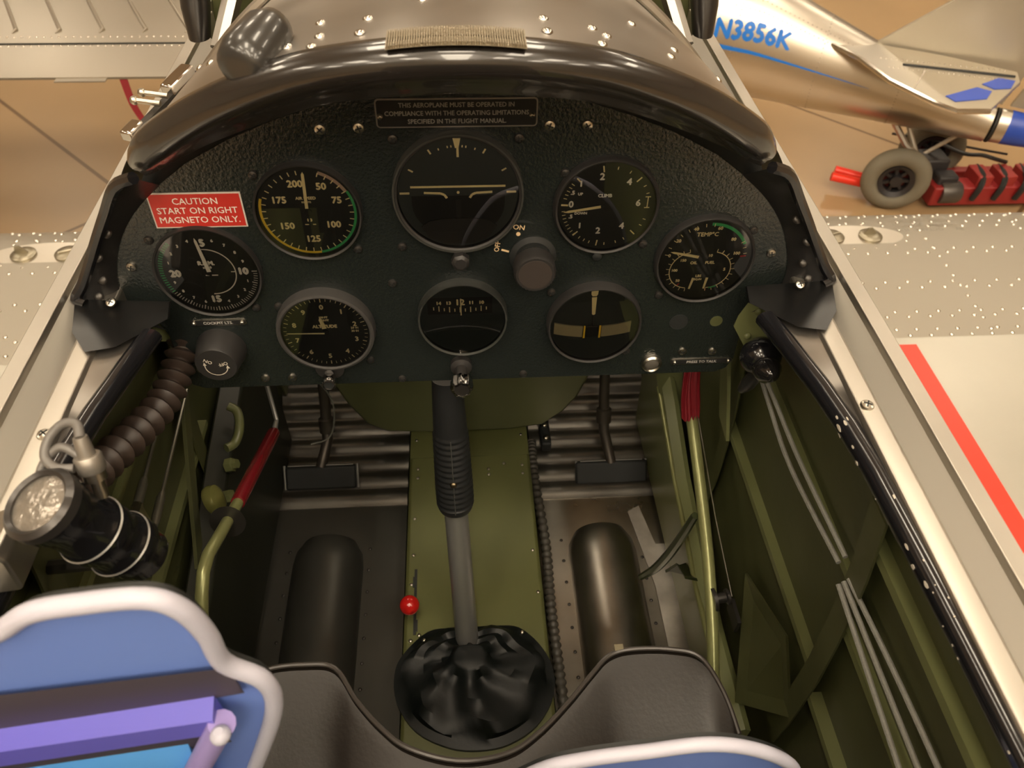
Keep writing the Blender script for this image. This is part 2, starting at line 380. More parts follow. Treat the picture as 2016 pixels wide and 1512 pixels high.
m = MB(); g.ticks(m, [-3.6 * k for k in range(0, 42)], .0355, .0388, .0006); g.ticks(m, [-18 * k for k in range(0, 9)], .0345, .0388, .0009); g.arc(m, 95, -92, .0212, .0222); g.line(m, [(.018, 0), (.0215, 0)], .001)
m.build('graduations', WHITEM, g.t)
m = MB(); g.ticks(m, [-151.2 - 3.6 * k for k in range(0, 22)], .0355, .0388, .0009); m.build('green_graduations', GRN, g.t, label='green ticks')
g.hub(); g.needle(WHITEM, (.001, .001), (-.003, .033), .0036, .0022, tip=.003)

# --- altimeter
g = Gauge('altimeter', 'round altimeter dial marked ALTITUDE with thick grey rim', -.1197, -.1300, .0428, .0375, rise=.0085, bez=mat('alt_rim', (0.0451, 0.04264, 0.041), .45))
m = MB()
for k in range(10): a = R_(90 - 36 * k); g.txt(m, str(k), .0068, (.0272 * math.cos(a), .0272 * math.sin(a)), .0002)
g.txt(m, 'ALTITUDE', .0046, (0, .0065), .0002); g.txt(m, '1000 FT', .0026, (.0, .0132)); g.txt(m, '100 FT', .0026, (.0, .0164))
g.txt(m, '29 91', .003, (.0255, .0042), .0001); g.txt(m, '30 01', .003, (.0255, .0008), .0001)
m.build('numerals', LUME, g.t)
m = MB(); g.ticks(m, [90 - 7.2 * k for k in range(50)], .0335, .0362, .0005); g.ticks(m, [90 - 36 * k for k in range(10)], .0325, .0362, .0009); m.build('graduations', LUME, g.t)
g.hub(); g.needle(LUME, (-.001, 0), (-.034, .0008), .0013, .0009, tip=.002, name='long_needle', h=.0016); g.needle(LUME, (-.0004, .005), (-.0028, .0178), .0040, .0030, tip=.003, name='short_needle')
m = MB(); m.lathe(pp(-.1235, -.176, .0), PN, [(.013, 0), (.013, .004), (.009, .005)], 24); m.lathe(pp(-.1235, -.176, .004), PN, [(.004, 0), (.004, .006)], 16); m.build('adjuster_boss', KNOB, g.t)
m = MB(); O = pp(-.1235, -.182, .010); m.lathe(O, PN, [(.0055, -.002), (.0065, 0), (.0067, .009), (.0060, .0105), (.0048, .0105), (.0046, .009)], 28)
k = m.build('adjuster_knob', CHROME, g.t, label='chrome rimmed knob')
MB().lathe(O, PN, [(.0045, .0090), (.0045, .0098)], 20).build('knob_centre', MATTE, k)

# --- artificial horizon
g = Gauge('artificial_horizon_gauge', 'largest gauge, artificial horizon with cream bank marks and miniature aeroplane', 0, 0, .0500, .0462, rise=.006, facemat=DIALG)
m = MB(); m.ringlathe(pp(0, 0), PN, [(.0478, .006), (.0488, .0098), (.0502, .0098), (.0506, .008), (.0506, .0), (.049, 0)], 64); m.build('outer_ring', mat('ah_ring', (0.041, 0.041, 0.0369), .35), g.t)
m = MB()
for a, l in ((60, .004), (120, .004), (30, .004), (150, .004)): g.ticks(m, [a], .0385, .0385 + l, .0013)
g.ticks(m, [70, 80, 84, 96, 100, 110], .0385, .0402, .0009)
g.line(m, [(-.0447, .0016), (-.0372, .0016)], .0018); g.line(m, [(.0447, .0016), (.0372, .0016)], .0018)
m.plate([g.P(-.0028, .0455, .0003), g.P(.0030, .0455, .0003), (g.P(.0014, .038, .0003)), g.P(-.0012, .038, .0003)], PN * .0003)
m.build('bank_scale', LUME, g.t)
m = MB(); m.plate([g.P(-.036, -.001, .0002)] + [g.P(-.036 + .072 * 0, -.008, .0002)] + [g.P(.036 * math.cos(a), -.008 + .030 * math.sin(a), .0002) for a in [pi + pi * k / 16 for k in range(17)]] + [g.P(.036, -.001, .0002)], PN * .0002); m.build('lower_shade', MATTE, g.t)
g.needle(LUME, (.0006, .0312), (.0006, .0385), .0017, .0017, name='bank_pointer', h=.001)
g.needle(LUME, (-.0362, .0075), (.0362, .0075), .0016, .0016, name='horizon_bar', h=.0016)
m = MB()
for q in (-1, 1): g.line(m, [(q * .0262, .0022), (q * .0135, .0016), (q * .0105, .0002), (q * .0088, -.0026)], .0019, .0012)
m.lathe(g.P(0, .0022, .001), PN, [(.0011, 0), (.0011, .0005)], 12); m.build('miniature_aeroplane', LUME, g.t)
m = MB(); g.needle(KNOB, (0, -.004), (0, -.0225), .0045, .0035, name='support_post', h=.0006)
m.plate([g.P(a, b, .0004) for a, b in ((-.030, -.0275), (-.0235, -.0225), (-.012, -.0205), (.012, -.0205), (.0235, -.0225), (.030, -.0275), (.024, -.0375), (.012, -.0430), (-.012, -.0430), (-.024, -.0375))], PN * .0009); m.build('lower_mask', mat('mask_grey', (0.0328, 0.0328, 0.03116), .5), g.t)
m = MB(); m.lathe(pp(0, -.0545, .002), PN, [(.0045, 0), (.0045, .006)], 16)
m.loft([[pp(0 + r * (1 + .12 * (k % 2)) * math.cos(2 * pi * k / 14), -.0565 + r * (1 + .12 * (k % 2)) * math.sin(2 * pi * k / 14), h) for k in range(14)] for r, h in ((.0058, .007), (.0070, .009), (.0068, .015), (.0045, .017))]); m.build('caging_knob', KNOB, g.t)

# --- compass
g = Gauge('compass_gauge', 'compass gauge with narrow cream strip centred on 12, dark glass below', 0, -.1209, .0396, .0366, rise=.007, facemat=mat('compass_face', (0.0287, 0.0369, 0.03526), .45), bez=mat('compass_rim', (0.0328, 0.03444, 0.03116), .35))
m = MB()
for t, x, s in (('14', -.0203, .0046), ('13', -.0118, .0046), ('12', -.002, .0085), ('11', .0078, .0046), ('10', .0165, .0046)): g.txt(m, t, s, (x, .0168 + .012 * .02 + (0.0012 if s > .005 else .0008)), .0002)
m.build('numerals', LUME, g.t)
m = MB()
for k in range(11):
    x = -.0247 + .00455 * k; y = .0118 - .0022 * math.cos(x / .025 * pi / 2)
    l = .0022 if k % 2 == 0 else .0038; g.line(m, [(x, y - l / 2), (x, y + l)], .0009)
g.line(m, [(-.0012, .0050), (-.0012, .0230)], .0011, .0012); m.build('graduations', LUME, g.t)
m = MB(); m.grid(lambda a, b: g.P(lerp(-.030, .026, a), lerp(.006, .0235, b), .00012), 2, 2); m.build('scale_window', MATTE, g.t)
m = MB(); m.lathe(pp(-.003, -.178, .0), PN, [(.010, 0), (.010, .006), (.0055, .008), (.0050, .018)], 24); m.build('adjuster_stem', KNOB, g.t)
m = MB(); O = V3(pp(-.003, -.182, .018)); kn = []
for r, h in ((.0070, 0), (.0102, .002), (.0106, .011), (.0094, .0145), (.0074, .0150), (.0072, .0135)):
    kn.append([O + PU * (r * (1 - .1 * ((k // 2) % 2)) * math.cos(2 * pi * k / 32)) + PV * (r * (1 - .1 * ((k // 2) % 2)) * math.sin(2 * pi * k / 32)) + PN * h for k in range(32)])
m.loft(kn); k = m.build('adjuster_knob', CHROME, g.t, label='fluted chrome knob')
MB().lathe(O, PN, [(.0070, .0137), (.0070, .0145)], 20).build('knob_centre', DSCREW, k)

# --- climb
g = Gauge('climb_gauge', 'round rate of climb dial marked CLIMB UP and DOWN', .1170, -.0147, .0428, .0388)
m = MB()
for t, p in (('0', (-.0285, .0028)), ('2', (-.0058, .0262)), ('4', (.0158, .0215)), ('6', (.0250, .0030)), ('4', (.0140, -.0175)), ('2', (-.0050, -.0215)), ('1', (-.0218, .0205)), ('1', (-.0203, -.0165))): g.txt(m, t, .0078 if t != '1' else .0068, p, .0002)
g.txt(m, '.5', .0045, (-.0278, .0130), .0002); g.txt(m, '.5', .0045, (-.0282, -.0080), .0002)
g.txt(m, 'CLIMB', .0040, (-.0022, .0100), .0001); g.txt(m, 'UP', .0032, (-.0218, .0118), .0001); g.txt(m, 'DOWN', .0030, (-.0202, -.0052), .0001)
m.build('numerals', WHITEM, g.t)
m = MB(); g.ticks(m, [99, 135, 45, 225, 261, 315], .0305, .0358, .0011); g.ticks(m, [176], .0310, .0365, .0016)
g.ticks(m, [180 + 5.5 * k for k in range(1, 9)] + [172 - 5.5 * k for k in range(1, 6)], .0330, .0358, .0006); g.ticks(m, [234, 242, 250, 272, 288, 300, 330, 340, 20, 32, 62, 80], .0325, .0350, .0007)
g.line(m, [(.0325, .0085), (.0325, -.0010)], .0008); g.line(m, [(.0302, .0085), (.0345, .0085)], .0008); g.line(m, [(.0302, -.0010), (.0345, -.0010)], .0008)
m.build('graduations', LUME, g.t)
g.hub(); g.needle(LUME, (-.0048, .0010), (-.0342, -.0036), .0022, .0020, tip=.004)
m = MB(); m.lathe(pp(.1135, -.0600), PN, [(.0040, 0), (.0040, .005), (.0025, .006)], 16); m.build('zero_screw', MATTE, g.t)

# --- turn and slip
g = Gauge('turn_and_slip_gauge', 'turn and slip gauge with upright cream needle over curved ball tube', .1172, -.1310, .0428, .0392, rise=.008, facemat=mat('ts_face', (0.03444, 0.041, 0.03772), .5))
m = MB(); m.plate([g.P(a, b, .0006) for a, b in ((-.0058, .0385), (.0002, .0385), (.0000, .0345), (-.0012, .0325), (-.0046, .0325), (-.0058, .0345))], PN * .0004); m.build('index_mark', LUME, g.t)
g.needle(LUME, (-.0022, .0145), (-.0030, .0320), .0030, .0044, name='turn_needle', h=.0014, tip=0)
MB().lathe(g.P(-.0022, .0145, .0014), PN, [(.0016, 0), (.0016, .0004)], 14).build('needle_tip', LUME, g.t)
MB().tube([g.P(-.0022, .0135, .001), g.P(-.002, -.003, .001)], .0006, 6).build('needle_stem', DSCREW, g.t)
def tubeY(x): return -.0062 + 4.2 * x * x
mm_ = mat('slip_tube', (0.4264, 0.3772, 0.2296), .25, coat=.4)
for q in (-1, 1):
    m = MB()
    xs = [q * lerp(.0085, .0345, k / 10) for k in range(11)]
    m.plate([g.P(x - .002, tubeY(x) + .0060, .0006) for x in xs] + [g.P(x - .002, tubeY(x) - .0060, .0006) for x in reversed(xs)], PN * .0014); m.build('slip_tube', mm_, g.t)
m = MB()
for q in (-1, 1): g.line(m, [(q * .0070 - .002, .0012), (q * .0070 - .002, -.0130)], .0017, .0022)
m.build('centre_lines', YEL, g.t)
m = MB(); m.box(g.P(-.002, -.006, .0012), (.012, .012, .0016), (PU, PV, PN)); m.build('slip_ball', MATTE, g.t, bevel=.0007)

# --- oil / fuel / temp
g = Gauge('engine_gauge', 'triple engine dial marked TEMP, OIL and FUEL with green arc at top', .2062, -.0672, .0430, .0392)
m = MB()
for t, p, s in (('40', (-.0125, .0305), .0042), ('60', (.0075, .0308), .0042), ('20', (-.0255, .0195), .0042), ('80', (.0208, .0200), .0042), ('100', (.0262, .0062), .0040), ('0', (-.0310, .0052), .0042), ('TEMP°C', (-.002, .0252), .0052), ('OIL', (-.0090, -.0025), .0038), ('FUEL', (.0050, -.0025), .0038), ('150', (-.0185, .0002), .0036), ('100', (-.0245, -.0098), .0036), ('50', (-.0200, -.0205), .0036), ('10', (.0042, .0045), .0038), ('5', (.0190, -.0098), .0040), ('LBS', (-.0025, -.0160), .0034), ('SQ.IN', (-.0025, -.0195), .0026)): g.txt(m, t, s, p, .00012)
m.build('numerals', LUME, g.t)
m = MB(); g.arc(m, 100, 205, .0178, .0186, c=(-.0105, -.0102)); g.arc(m, 205, 265, .0178, .0186, c=(-.0105, -.0102)); g.arc(m, 80, -90, .0178, .0186, c=(.0060, -.0102))
for c, A0 in (((-.0105, -.0102), [100 + 15 * k for k in range(12)]), ((.0060, -.0102), [80 - 15.5 * k for k in range(12)])):
    for a in A0:
        a = R_(a); g.line(m, [(c[0] + .0186 * math.cos(a), c[1] + .0186 * math.sin(a)), (c[0] + .0215 * math.cos(a), c[1] + .0215 * math.sin(a))], .0006)
g.ticks(m, [170, 158, 146, 134, 122, 110, 98, 86, 30, 20, 10], .0325, .0355, .0006); m.build('graduations', LUME, g.t)
m = MB(); g.arc(m, 90, 26, .0335, .0362); m.build('normal_arc', GRN, g.t, label='green arc')
m = MB(); g.ticks(m, [6], .0300, .0350, .0012); g.ticks(m, [-79, -128], .0295, .0322, .001); m.build('red_limit_marks', REDM, g.t, label='red marks')
m = MB(); g.arc(m, -62, -82, .0178, .0192, c=(.0060, -.0102), h=.0004); m.build('fuel_green_arc', GRN, g.t)
g.needle(LUME, (-.0062, .0040), (-.0308, .0095), .0026, .0018, tip=.003, name='temperature_needle')
g.needle(LUME, (-.0070, -.0172), (-.0090, -.0285), .0022, .0016, name='oil_needle'); g.needle(LUME, (.0050, -.0172), (.0038, -.0285), .0022, .0016, name='fuel_needle')
m = MB(); m.lathe(g.P(-.0055, .004, 0), PN, [(.0025, 0), (.0025, .0008)], 16); m.build('needle_hub', MATTE, g.t)

# ================================================================== PLACARDS / KNOBS on the panel
def placard(name, label, u0, v0, w, h, body, m_face, m_edge, m_txt, size, th=.0010, edge=.0011, skew=0, sp=1.0, bold=.0001, round_=0, screws=(), sx=1.0):
    t = thing(name, label, 'placard', pp(u0, v0 - h / 2))
    def rr(w, h, r):
        if r <= 0: return [(-w / 2, -h / 2), (w / 2, -h / 2), (w / 2, h / 2), (-w / 2, h / 2)]
        o = []
        for cx, cy, a0 in ((w / 2 - r, -h / 2 + r, -90), (w / 2 - r, h / 2 - r, 0), (-w / 2 + r, h / 2 - r, 90), (-w / 2 + r, -h / 2 + r, 180)):
            o += [(cx + r * math.cos(R_(a0 + 15 * k)), cy + r * math.sin(R_(a0 + 15 * k))) for k in range(7)]
        return o
    m = MB(); m.plate([pp(u0 + a + skew * b, v0 + b, .0001) for a, b in rr(w, h, round_)], PN * (th * .8)); m.build('border', m_edge, t)
    m = MB(); m.plate([pp(u0 + a + skew * b, v0 + b, .0002) for a, b in rr(w - 2 * edge, h - 2 * edge, max(0, round_ - edge))], PN * th); m.build('plate', m_face, t)
    m = MB(); fr = (pp(u0, v0, th + .0003), PU, PV, PN); text(m, body, size, fr, (0, 0), bold=bold, spacing=sp, sx=sx); m.build('lettering', m_txt, t)
    for u, v in screws: screw(u, v, t, SCREW, r=.0022, h=th)
    return t
placard('caution_placard', 'red placard reading CAUTION START ON RIGHT MAGNETO ONLY.', -.2003, -.0120, .0700, .0300, 'CAUTION\nSTART ON RIGHT\nMAGNETO ONLY.', REDP, mat('placard_edge', (.6, .55, .5), .5), mat('placard_text', (.80, .74, .68), .5), .0076, bold=.00005, sp=1.05)
placard('flight_manual_placard', 'black framed placard about operating limitations above the artificial horizon', .0012, .0625, .1165, .0215, 'THIS AEROPLANE MUST BE OPERATED IN\nCOMPLIANCE WITH THE OPERATING LIMITATIONS\nSPECIFIED IN THE FLIGHT MANUAL.', ENAM, mat('plate_edge', (.40, .38, .35), .35, .8), mat('plate_text', (.30, .30, .28), .5), .0048, round_=.003, screws=((-.054, .0605), (.0555, .0605)), bold=.00008, sp=1.25, sx=.93)
placard('cockpit_lights_placard', 'tiny placard reading COCKPIT LTS. below the RPM dial', -.2113, -.1213, .0480, .0062, 'COCKPIT LTS.', ENAM, SCREW, mat('plate_text2', (.45, .43, .40), .5), .0040, round_=.0030, edge=.0007, screws=((-.2318, -.1213), (-.1908, -.1213)), bold=.0001)
placard('press_to_talk_placard', 'tiny placard reading PRESS TO TALK at the lower right of the panel', .2258, -.1838, .0600, .0068, 'PRESS TO TALK', ENAM, SCREW, mat('plate_text2', (.45, .43, .40), .5), .0042, round_=.0033, edge=.0007, screws=((.2000, -.1838), (.2520, -.1838)), bold=.0001)
# cockpit light dimmer
t = thing('dimmer_knob', 'round black cockpit light knob marked OFF ON with curved arrow', 'knob', pp(-.2150, -.175))
m = MB(); m.lathe(pp(-.2150, -.1500), PN, [(.0215, 0), (.0215, .004), (.0205, .008), (.0185, .022), (.0172, .0245)], 40); m.build('knob_body', KNOB, t)
fr = (pp(-.2150, -.1500, .0247), PU, PV, PN); m = MB()
text(m, 'ON', .0048, fr, (-.0058, .0052), rot=R_(150), bold=.0001); text(m, 'OFF', .0048, fr, (.0064, .0020), rot=R_(196), bold=.0001)
cc = []
for k in range(15):
    a = R_(165 + 190 * k / 14); cc.append((.0095 * math.cos(a), .0095 * math.sin(a) - .001))
m2 = []
for (a, b), (c, d) in zip(cc, cc[1:]):
    l = math.hypot(c - a, d - b); e = (-(d - b) / l * .0004, (c - a) / l * .0004)
    m.add([pp(-.215 + a + e[0], -.15 + b + e[1], .0250), pp(-.215 + c + e[0], -.15 + d + e[1], .0250), pp(-.215 + c - e[0], -.15 + d - e[1], .0250), pp(-.215 + a - e[0], -.15 + b - e[1], .0250)], [(0, 1, 2, 3)])
m.plate([pp(-.215 + a, -.15 + b, .0249) for a, b in ((.0080, -.003), (.0112, -.003), (.0096, .0004))], PN * .0002); m.plate([pp(-.215 + a, -.15 + b, .0249) for a, b in ((-.0108, .0008), (-.0078, .0008), (-.0094, .0042))], PN * .0002)
m.build('marking', mat('knob_mark', (.55, .5, .42), .5), t)
# gyro on/off rotary
t = thing('gyro_switch', 'ribbed black rotary knob with ON and OFF marks beside the artificial horizon', 'switch', pp(.058, -.085))
m = MB(); m.plate([pp(.049 + .0300 * math.cos(a) * (1.0), -.053 + .0250 * math.sin(a), .0001) for a in [2 * pi * k / 40 for k in range(40)]], PN * .0015); m.build('switch_plate', PANEL, t)
m = MB(); m.lathe(pp(.060, -.060), PN, [(.0195, 0), (.0195, .003), (.0150, .005), (.0150, .009)], 36); m.build('switch_collar', MATTE, t)
m = MB(); O = pp(.060, -.062, .010); rg = []
for r, h in ((.0140, 0), (.0168, .002), (.0170, .014), (.0155, .0165)):
    rg.append([O + PU * (r * (1 + .025 * (k % 2)) * math.cos(2 * pi * k / 72)) + PV * (r * (1 + .025 * (k % 2)) * math.sin(2 * pi * k / 72)) + PN * h for k in range(72)])
m.loft(rg); kb = m.build('switch_knob', KNOB, t)
MB().lathe(O, PN, [(.0140, .016), (.0136, .0168)], 36).build('knob_cap', mat('cap_brown', (0.0369, 0.0287, 0.0246), .6), kb)
fr = (pp(0, 0, .0017), PU, PV, PN); m = MB(); text(m, 'ON', .0062, fr, (.0478, -.0325), rot=R_(-8), bold=.0001); text(m, 'OFF', .0058, fr, (.0305, -.0500), rot=R_(80), bold=.0001)
m.lathe(pp(.0474, -.0386, .0015), PN, [(.0018, 0), (.0018, .0004)], 14); m.plate([pp(.034 + a, -.0532 + b, .0016) for a, b in ((0, .0008), (.0062, -.0012), (.0058, -.0028), (-.0004, -.0008))], PN * .0003); m.build('marking', mat('switch_mark', (.72, .52, .30), .5), t)
# press-to-talk button
t = thing('press_to_talk_button', 'round push button with steel rim at the lower edge of the panel', 'button', pp(.1775, -.193))
m = MB(); m.ringlathe(pp(.1775, -.1838), PN, [(.0065, 0), (.0065, .004), (.0078, .0050), (.0095, .0035), (.0100, 0)], 32); m.build('rim', SCREW, t)
MB().lathe(pp(.1775, -.1838), PN, [(.0068, 0), (.0066, .0035), (.0045, .0048), (.001, .0052)], 24).build('button_cap', mat('cap_grey', (0.082, 0.0738, 0.0615), .35), t)

# ================================================================== COAMING, SCUTTLE, SHROUDS
XS = [0, .029, .058, .088, .122, .150, .175, .197, .216, .226]
LY = [.420, .421, .424, .430, .438, .447, .457, .466, .476, .486]
LZ = [-.191, -.192, -.196, -.203, -.217, -.231, -.247, -.263, -.279, -.292]
BZ = [-.206, -.208, -.211, -.218, -.232, -.246, -.260, -.274, -.288, -.298]   # bottom of the hanging face
def lipz(x): return interp(abs(x), XS, LZ)
def lipy(x): return interp(abs(x), XS, LY)
def botz(x): return interp(abs(x), XS, BZ)
N_ = 60
def smooth(fn, x):
    return sum(fn(max(-.226, min(.226, x + d))) for d in (-.014, -.007, 0, .007, .014)) / 5
def arcx(i): return -.226 + .452 * i / N_
coam = thing('coaming', 'thick glossy black rolled coaming arching over the instrument panel', 'coaming', (0, .44, -.3))
rings = []
for i in range(N_ + 1):
    x = arcx(i); y = smooth(lipy, x); z = smooth(lipz, x); zb = smooth(botz, x)
    e = 1 - max(0, (abs(x) - .205) / .021) ** 2 * .55
    nx = x / .226 * .55; nr = V3((nx, 0, math.sqrt(1 - nx * nx)))   # outward in the arch plane
    P = V3((x, y, z))
    r = .0125 * e
    sec = []
    cen = P + nr * (r * .35) + V3((0, .011, 0))
    for a in (80, 110, 140, 165, 190, 215, 235):
        sec.append(cen + nr * (r * math.sin(R_(a))) + V3((0, 1, 0)) * (r * 1.15 * math.cos(R_(a))))
    sec.append(V3((x * .985, y + .006, zb + .004))); sec.append(V3((x * .98, y + .009, zb)))
    sec.append(V3((x * .985, y + .015, zb - .001)))
    sec.append(V3((x * 1.0, y + .035, zb + .002))); sec.append(cen + V3((0, .03, -.004)))
    rings.append(sec)
MB().loft(rings).build('roll', ROLL, coam)
# shroud from roll down to the panel edge
m = MB()
def shr(a, b):
    x = -.226 + .452 * a; y = smooth(lipy, x) + .03; z = smooth(botz, x)
    u = x * 1.10; vv = interp(abs(u), [p[0] for p in half[:9]], [p[1] for p in half[:9]])
    Q = pp(u, vv, .001)
    return V3((x, y, z)).lerp(Q, b)
m.grid(shr, 60, 3); m.build('inner_shroud', MATTE, coam)
# scuttle
def scz(x, y):
    a = min(1, abs(x) / .30)
    H = interp(y, [.45, .60, .80], [.24, .228, .19]); p = interp(y, [.45, .60, .80], [.6, .72, .9])
    return -.415 + H * max(0, 1 - a * a) ** p
scut = thing('scuttle', 'polished grey metal scuttle cowling ahead of the coaming', 'cowling', (0, .7, -.4))
def scf(a, b):
    s = -1 + 2 * a; x = .2999 * math.sin(s * pi / 2 * .995) ; x = .30 * (1 if s > 0 else -1) * (1 - (1 - abs(s)) ** 1.55)
    lim = abs(x)
    y0 = interp(lim, [0, .216, .236, .262, .285, .30], [.435, .486, .505, .53, .565, .60]) if lim > .2 else smooth(lipy, x) + .012
    y1 = .80
    y = lerp(y0, y1, b)
    return V3((x, y, scz(x, y)))
m = MB(); m.grid(scf, 80, 16); o = m.build('skin', SCUT, scut)
for (x, y) in ((-.055, .45), (-.052, .475), (.053, .474), (.053, .450), (-.083, .447), (-.08, .462), (.086, .450), (.084, .478), (-.083, .49), (.092, .47), (-.02, .50), (.01, .505), (.14, .49), (.15, .52), (-.175, .55), (-.2, .60), (.2, .56), (.235, .62), (.25, .66), (-.255, .62), (.262, .72), (-.262, .70), (-.12, .468), (-.10, .462), (-.14, .52), (.12, .53)):
    e = .004; z = scz(x, y); n = V3(((scz(x - e, y) - scz(x + e, y)) / (2 * e), 0, 1)).normalized()
    m = MB(); m.dome(V3((x, y, z)), n, .0034, .0015, 12); m.build('rivet', RIVET, scut)
# crash bulge
m = MB(); rg = []
for (t_, hw, hh) in ((-.01, .006, .006), (.0, .0115, .0105), (.05, .015, .0140), (.2, .017, .0165), (.7, .016, .016), (.9, .011, .012), (.98, .006, .007), (1, .002, .003)):
    c = V3((-.126, .444, -.1985)).lerp(V3((-.108, .492, -.190)), t_)
    rg.append([c + V3((.94, -.33, .10)).normalized() * (hw * math.cos(a)) + V3((-.18, 0, .98)) * (hh * math.sin(a)) for a in [2 * pi * k / 20 for k in range(20)]])
m.loft(rg); m.build('fairing_bulge', mat('bulge_grey', (0.041, 0.03936, 0.0369), .28, .3, coat=.4), scut, label='rounded dark grey fairing')
# woven vent strip
m = MB()
for i in range(56):
    x0 = -.039 + .078 * i / 56
    m.box((x0 + .0007, .432, scz(x0, .43) + .0010), (.0008, .022, .0018))
m.grid(lambda a, b: V3((lerp(-.039, .039, a), lerp(.420, .444, b), scz(lerp(-.039, .039, a), .43) + .0003)), 20, 2); m.build('vent_strip', MESH, scut, label='ribbed woven strip')
# windscreen base arch and posts
m = MB(); pts = []
for k in range(41):
    a = lerp(-1, 1, k / 40); x = .285 * a; pts.append(V3((x, .806, scz(x, .80) + .004)))
m.tube(pts, .006, 8)
wb = thing('windscreen_frame', 'windscreen base frame with black uprights at the top corners', 'frame', (0, .9, -.4))
m.build('base_channel', ALUR, wb)
for q in (-1, 1):
    m = MB(); rg = []
    for z, y, s in ((-.360, .892, .012), (-.33, .905, .016), (-.25, .95, .017), (-.05, 1.06, .017)):
        rg.append([V3((q * .287 + q * (z + .37) * -.02 + s * math.cos(a), y + s * 1.3 * math.sin(a), z)) for a in [2 * pi * k / 14 for k in range(14)]])
    m.loft(rg); m.build('upright', mat('post_black', (0.01148, 0.00984, 0.00902), .3, coat=.3), wb)
    m = MB(); m.tube([(q * .262, .87, -.365), (q * .236, .93, -.30), (q * .20, 1.0, -.20)], .011, 8); m.build('brace', mat('brace_alu', (0.41, 0.3936, 0.3608), .3, 1), wb)

# ================================================================== CANOPY RAILS AND SILLS
def trimx(y): return interp(y, [-.7, 0, .1, .2, .3, .36, .407, .44, .475, .52], [.27, .286, .287, .285, .281, .275, .265, .257, .248, .238])
def sweep(prof, ys, q):
    return [[V3((q * x, y, z)) for x, z in prof(y)] for y in ys]
YS = [-.62 + .05 * k for k in range(34)]
for q, sd in ((-1, 'left'), (1, 'right')):
    rl = thing('canopy_rail', f'long bright metal canopy rail along the {sd} side of the cockpit', 'rail', (q * .31, .3, -.42))
    m = MB(); m.loft(sweep(lambda y: [(.3295, -.402), (.3295, -.395), (.3165, -.3945), (.3155, -.398), (.3155, -.43), (.3295, -.43)], [-.62, .6, 1.0, 1.06], q)); m.build('outer_flange', ALUR, rl, bevel=.0006)
    m = MB(); m.loft(sweep(lambda y: [(.3157, -.4005), (.2995, -.4120), (.2990, -.430), (.3157, -.430)], [-.62, .6, 1.0], q)); m.build('inner_slope', mat('rail_grey', (0.3116, 0.2911, 0.2542), .45, .75, rvar=.05, vscale=20), rl)
    m = MB(); m.loft(sweep(lambda y: [(.2993, -.4085), (.2965, -.4070), (.2840, -.4085), (.2825, -.4105), (.2825, -.43), (.2993, -.43)], [-.62, .45, .60, .66], q)); m.build('ledge', ALUR, rl, bevel=.0006)
    for y in (.352, .10, -.15): screw(0, 0, rl, SCREW, r=.0050, N=V3((0, 0, 1)), pos=V3((q * .2895, y, -.4080)))
    # sill sheet and black trim
    ys = [-.62 + .04 * k for k in range(27)] + [.448, .462]
    m = MB(); m.loft([[V3((q * (trimx(y) + .003), y, -.4175)), V3((q * .2835, y, -.412)), V3((q * .2835, y, -.4165)), V3((q * (trimx(y) + .003), y, -.422))] for y in ys]); m.build('sill_sheet', SCUT, rl)
    tr = thing('sill_trim', f'chipped glossy black edge trim along the {sd} cockpit sill', 'trim', (q * .275, .2, -.43))
    m = MB(); m.loft([[V3((q * (trimx(y) - .001 + .0085 * math.cos(a)), y, -.4200 + .0085 * math.sin(a))) for a in [2 * pi * k / 14 for k in range(14)]] for y in ys]); m.build('roll', GLOSSB, tr)
    if q > 0:
        m = MB(); rr = random.Random(5)
        for k in range(34):
            y = rr.choice([rr.uniform(.05, .42), rr.gauss(.20, .02), rr.gauss(.33, .015), rr.gauss(.10, .012)]); a = rr.choice([R_(rr.uniform(150, 200)), R_(rr.uniform(95, 170))]); s = rr.choice([.0004, .0005, .0007, .0012]) * rr.uniform(.8, 1.3)
            c = V3((trimx(y) - .001 + .0086 * math.cos(a), y, -.42 + .0086 * math.sin(a))); nrm = V3((math.cos(a), 0, math.sin(a))); tt = V3((-math.sin(a), 0, math.cos(a)))
            L_ = s * rr.uniform(1, 3.5)
            m.plate([c + V3((0, 1, 0)) * (L_ * math.cos(b) * rr.uniform(.7, 1.2)) + tt * (s * math.sin(b)) for b in [2 * pi * j / 8 for j in range(8)]], nrm * .0003)
        m.build('paint_chips', mat('chip', (0.451, 0.41, 0.3444), .5), tr)

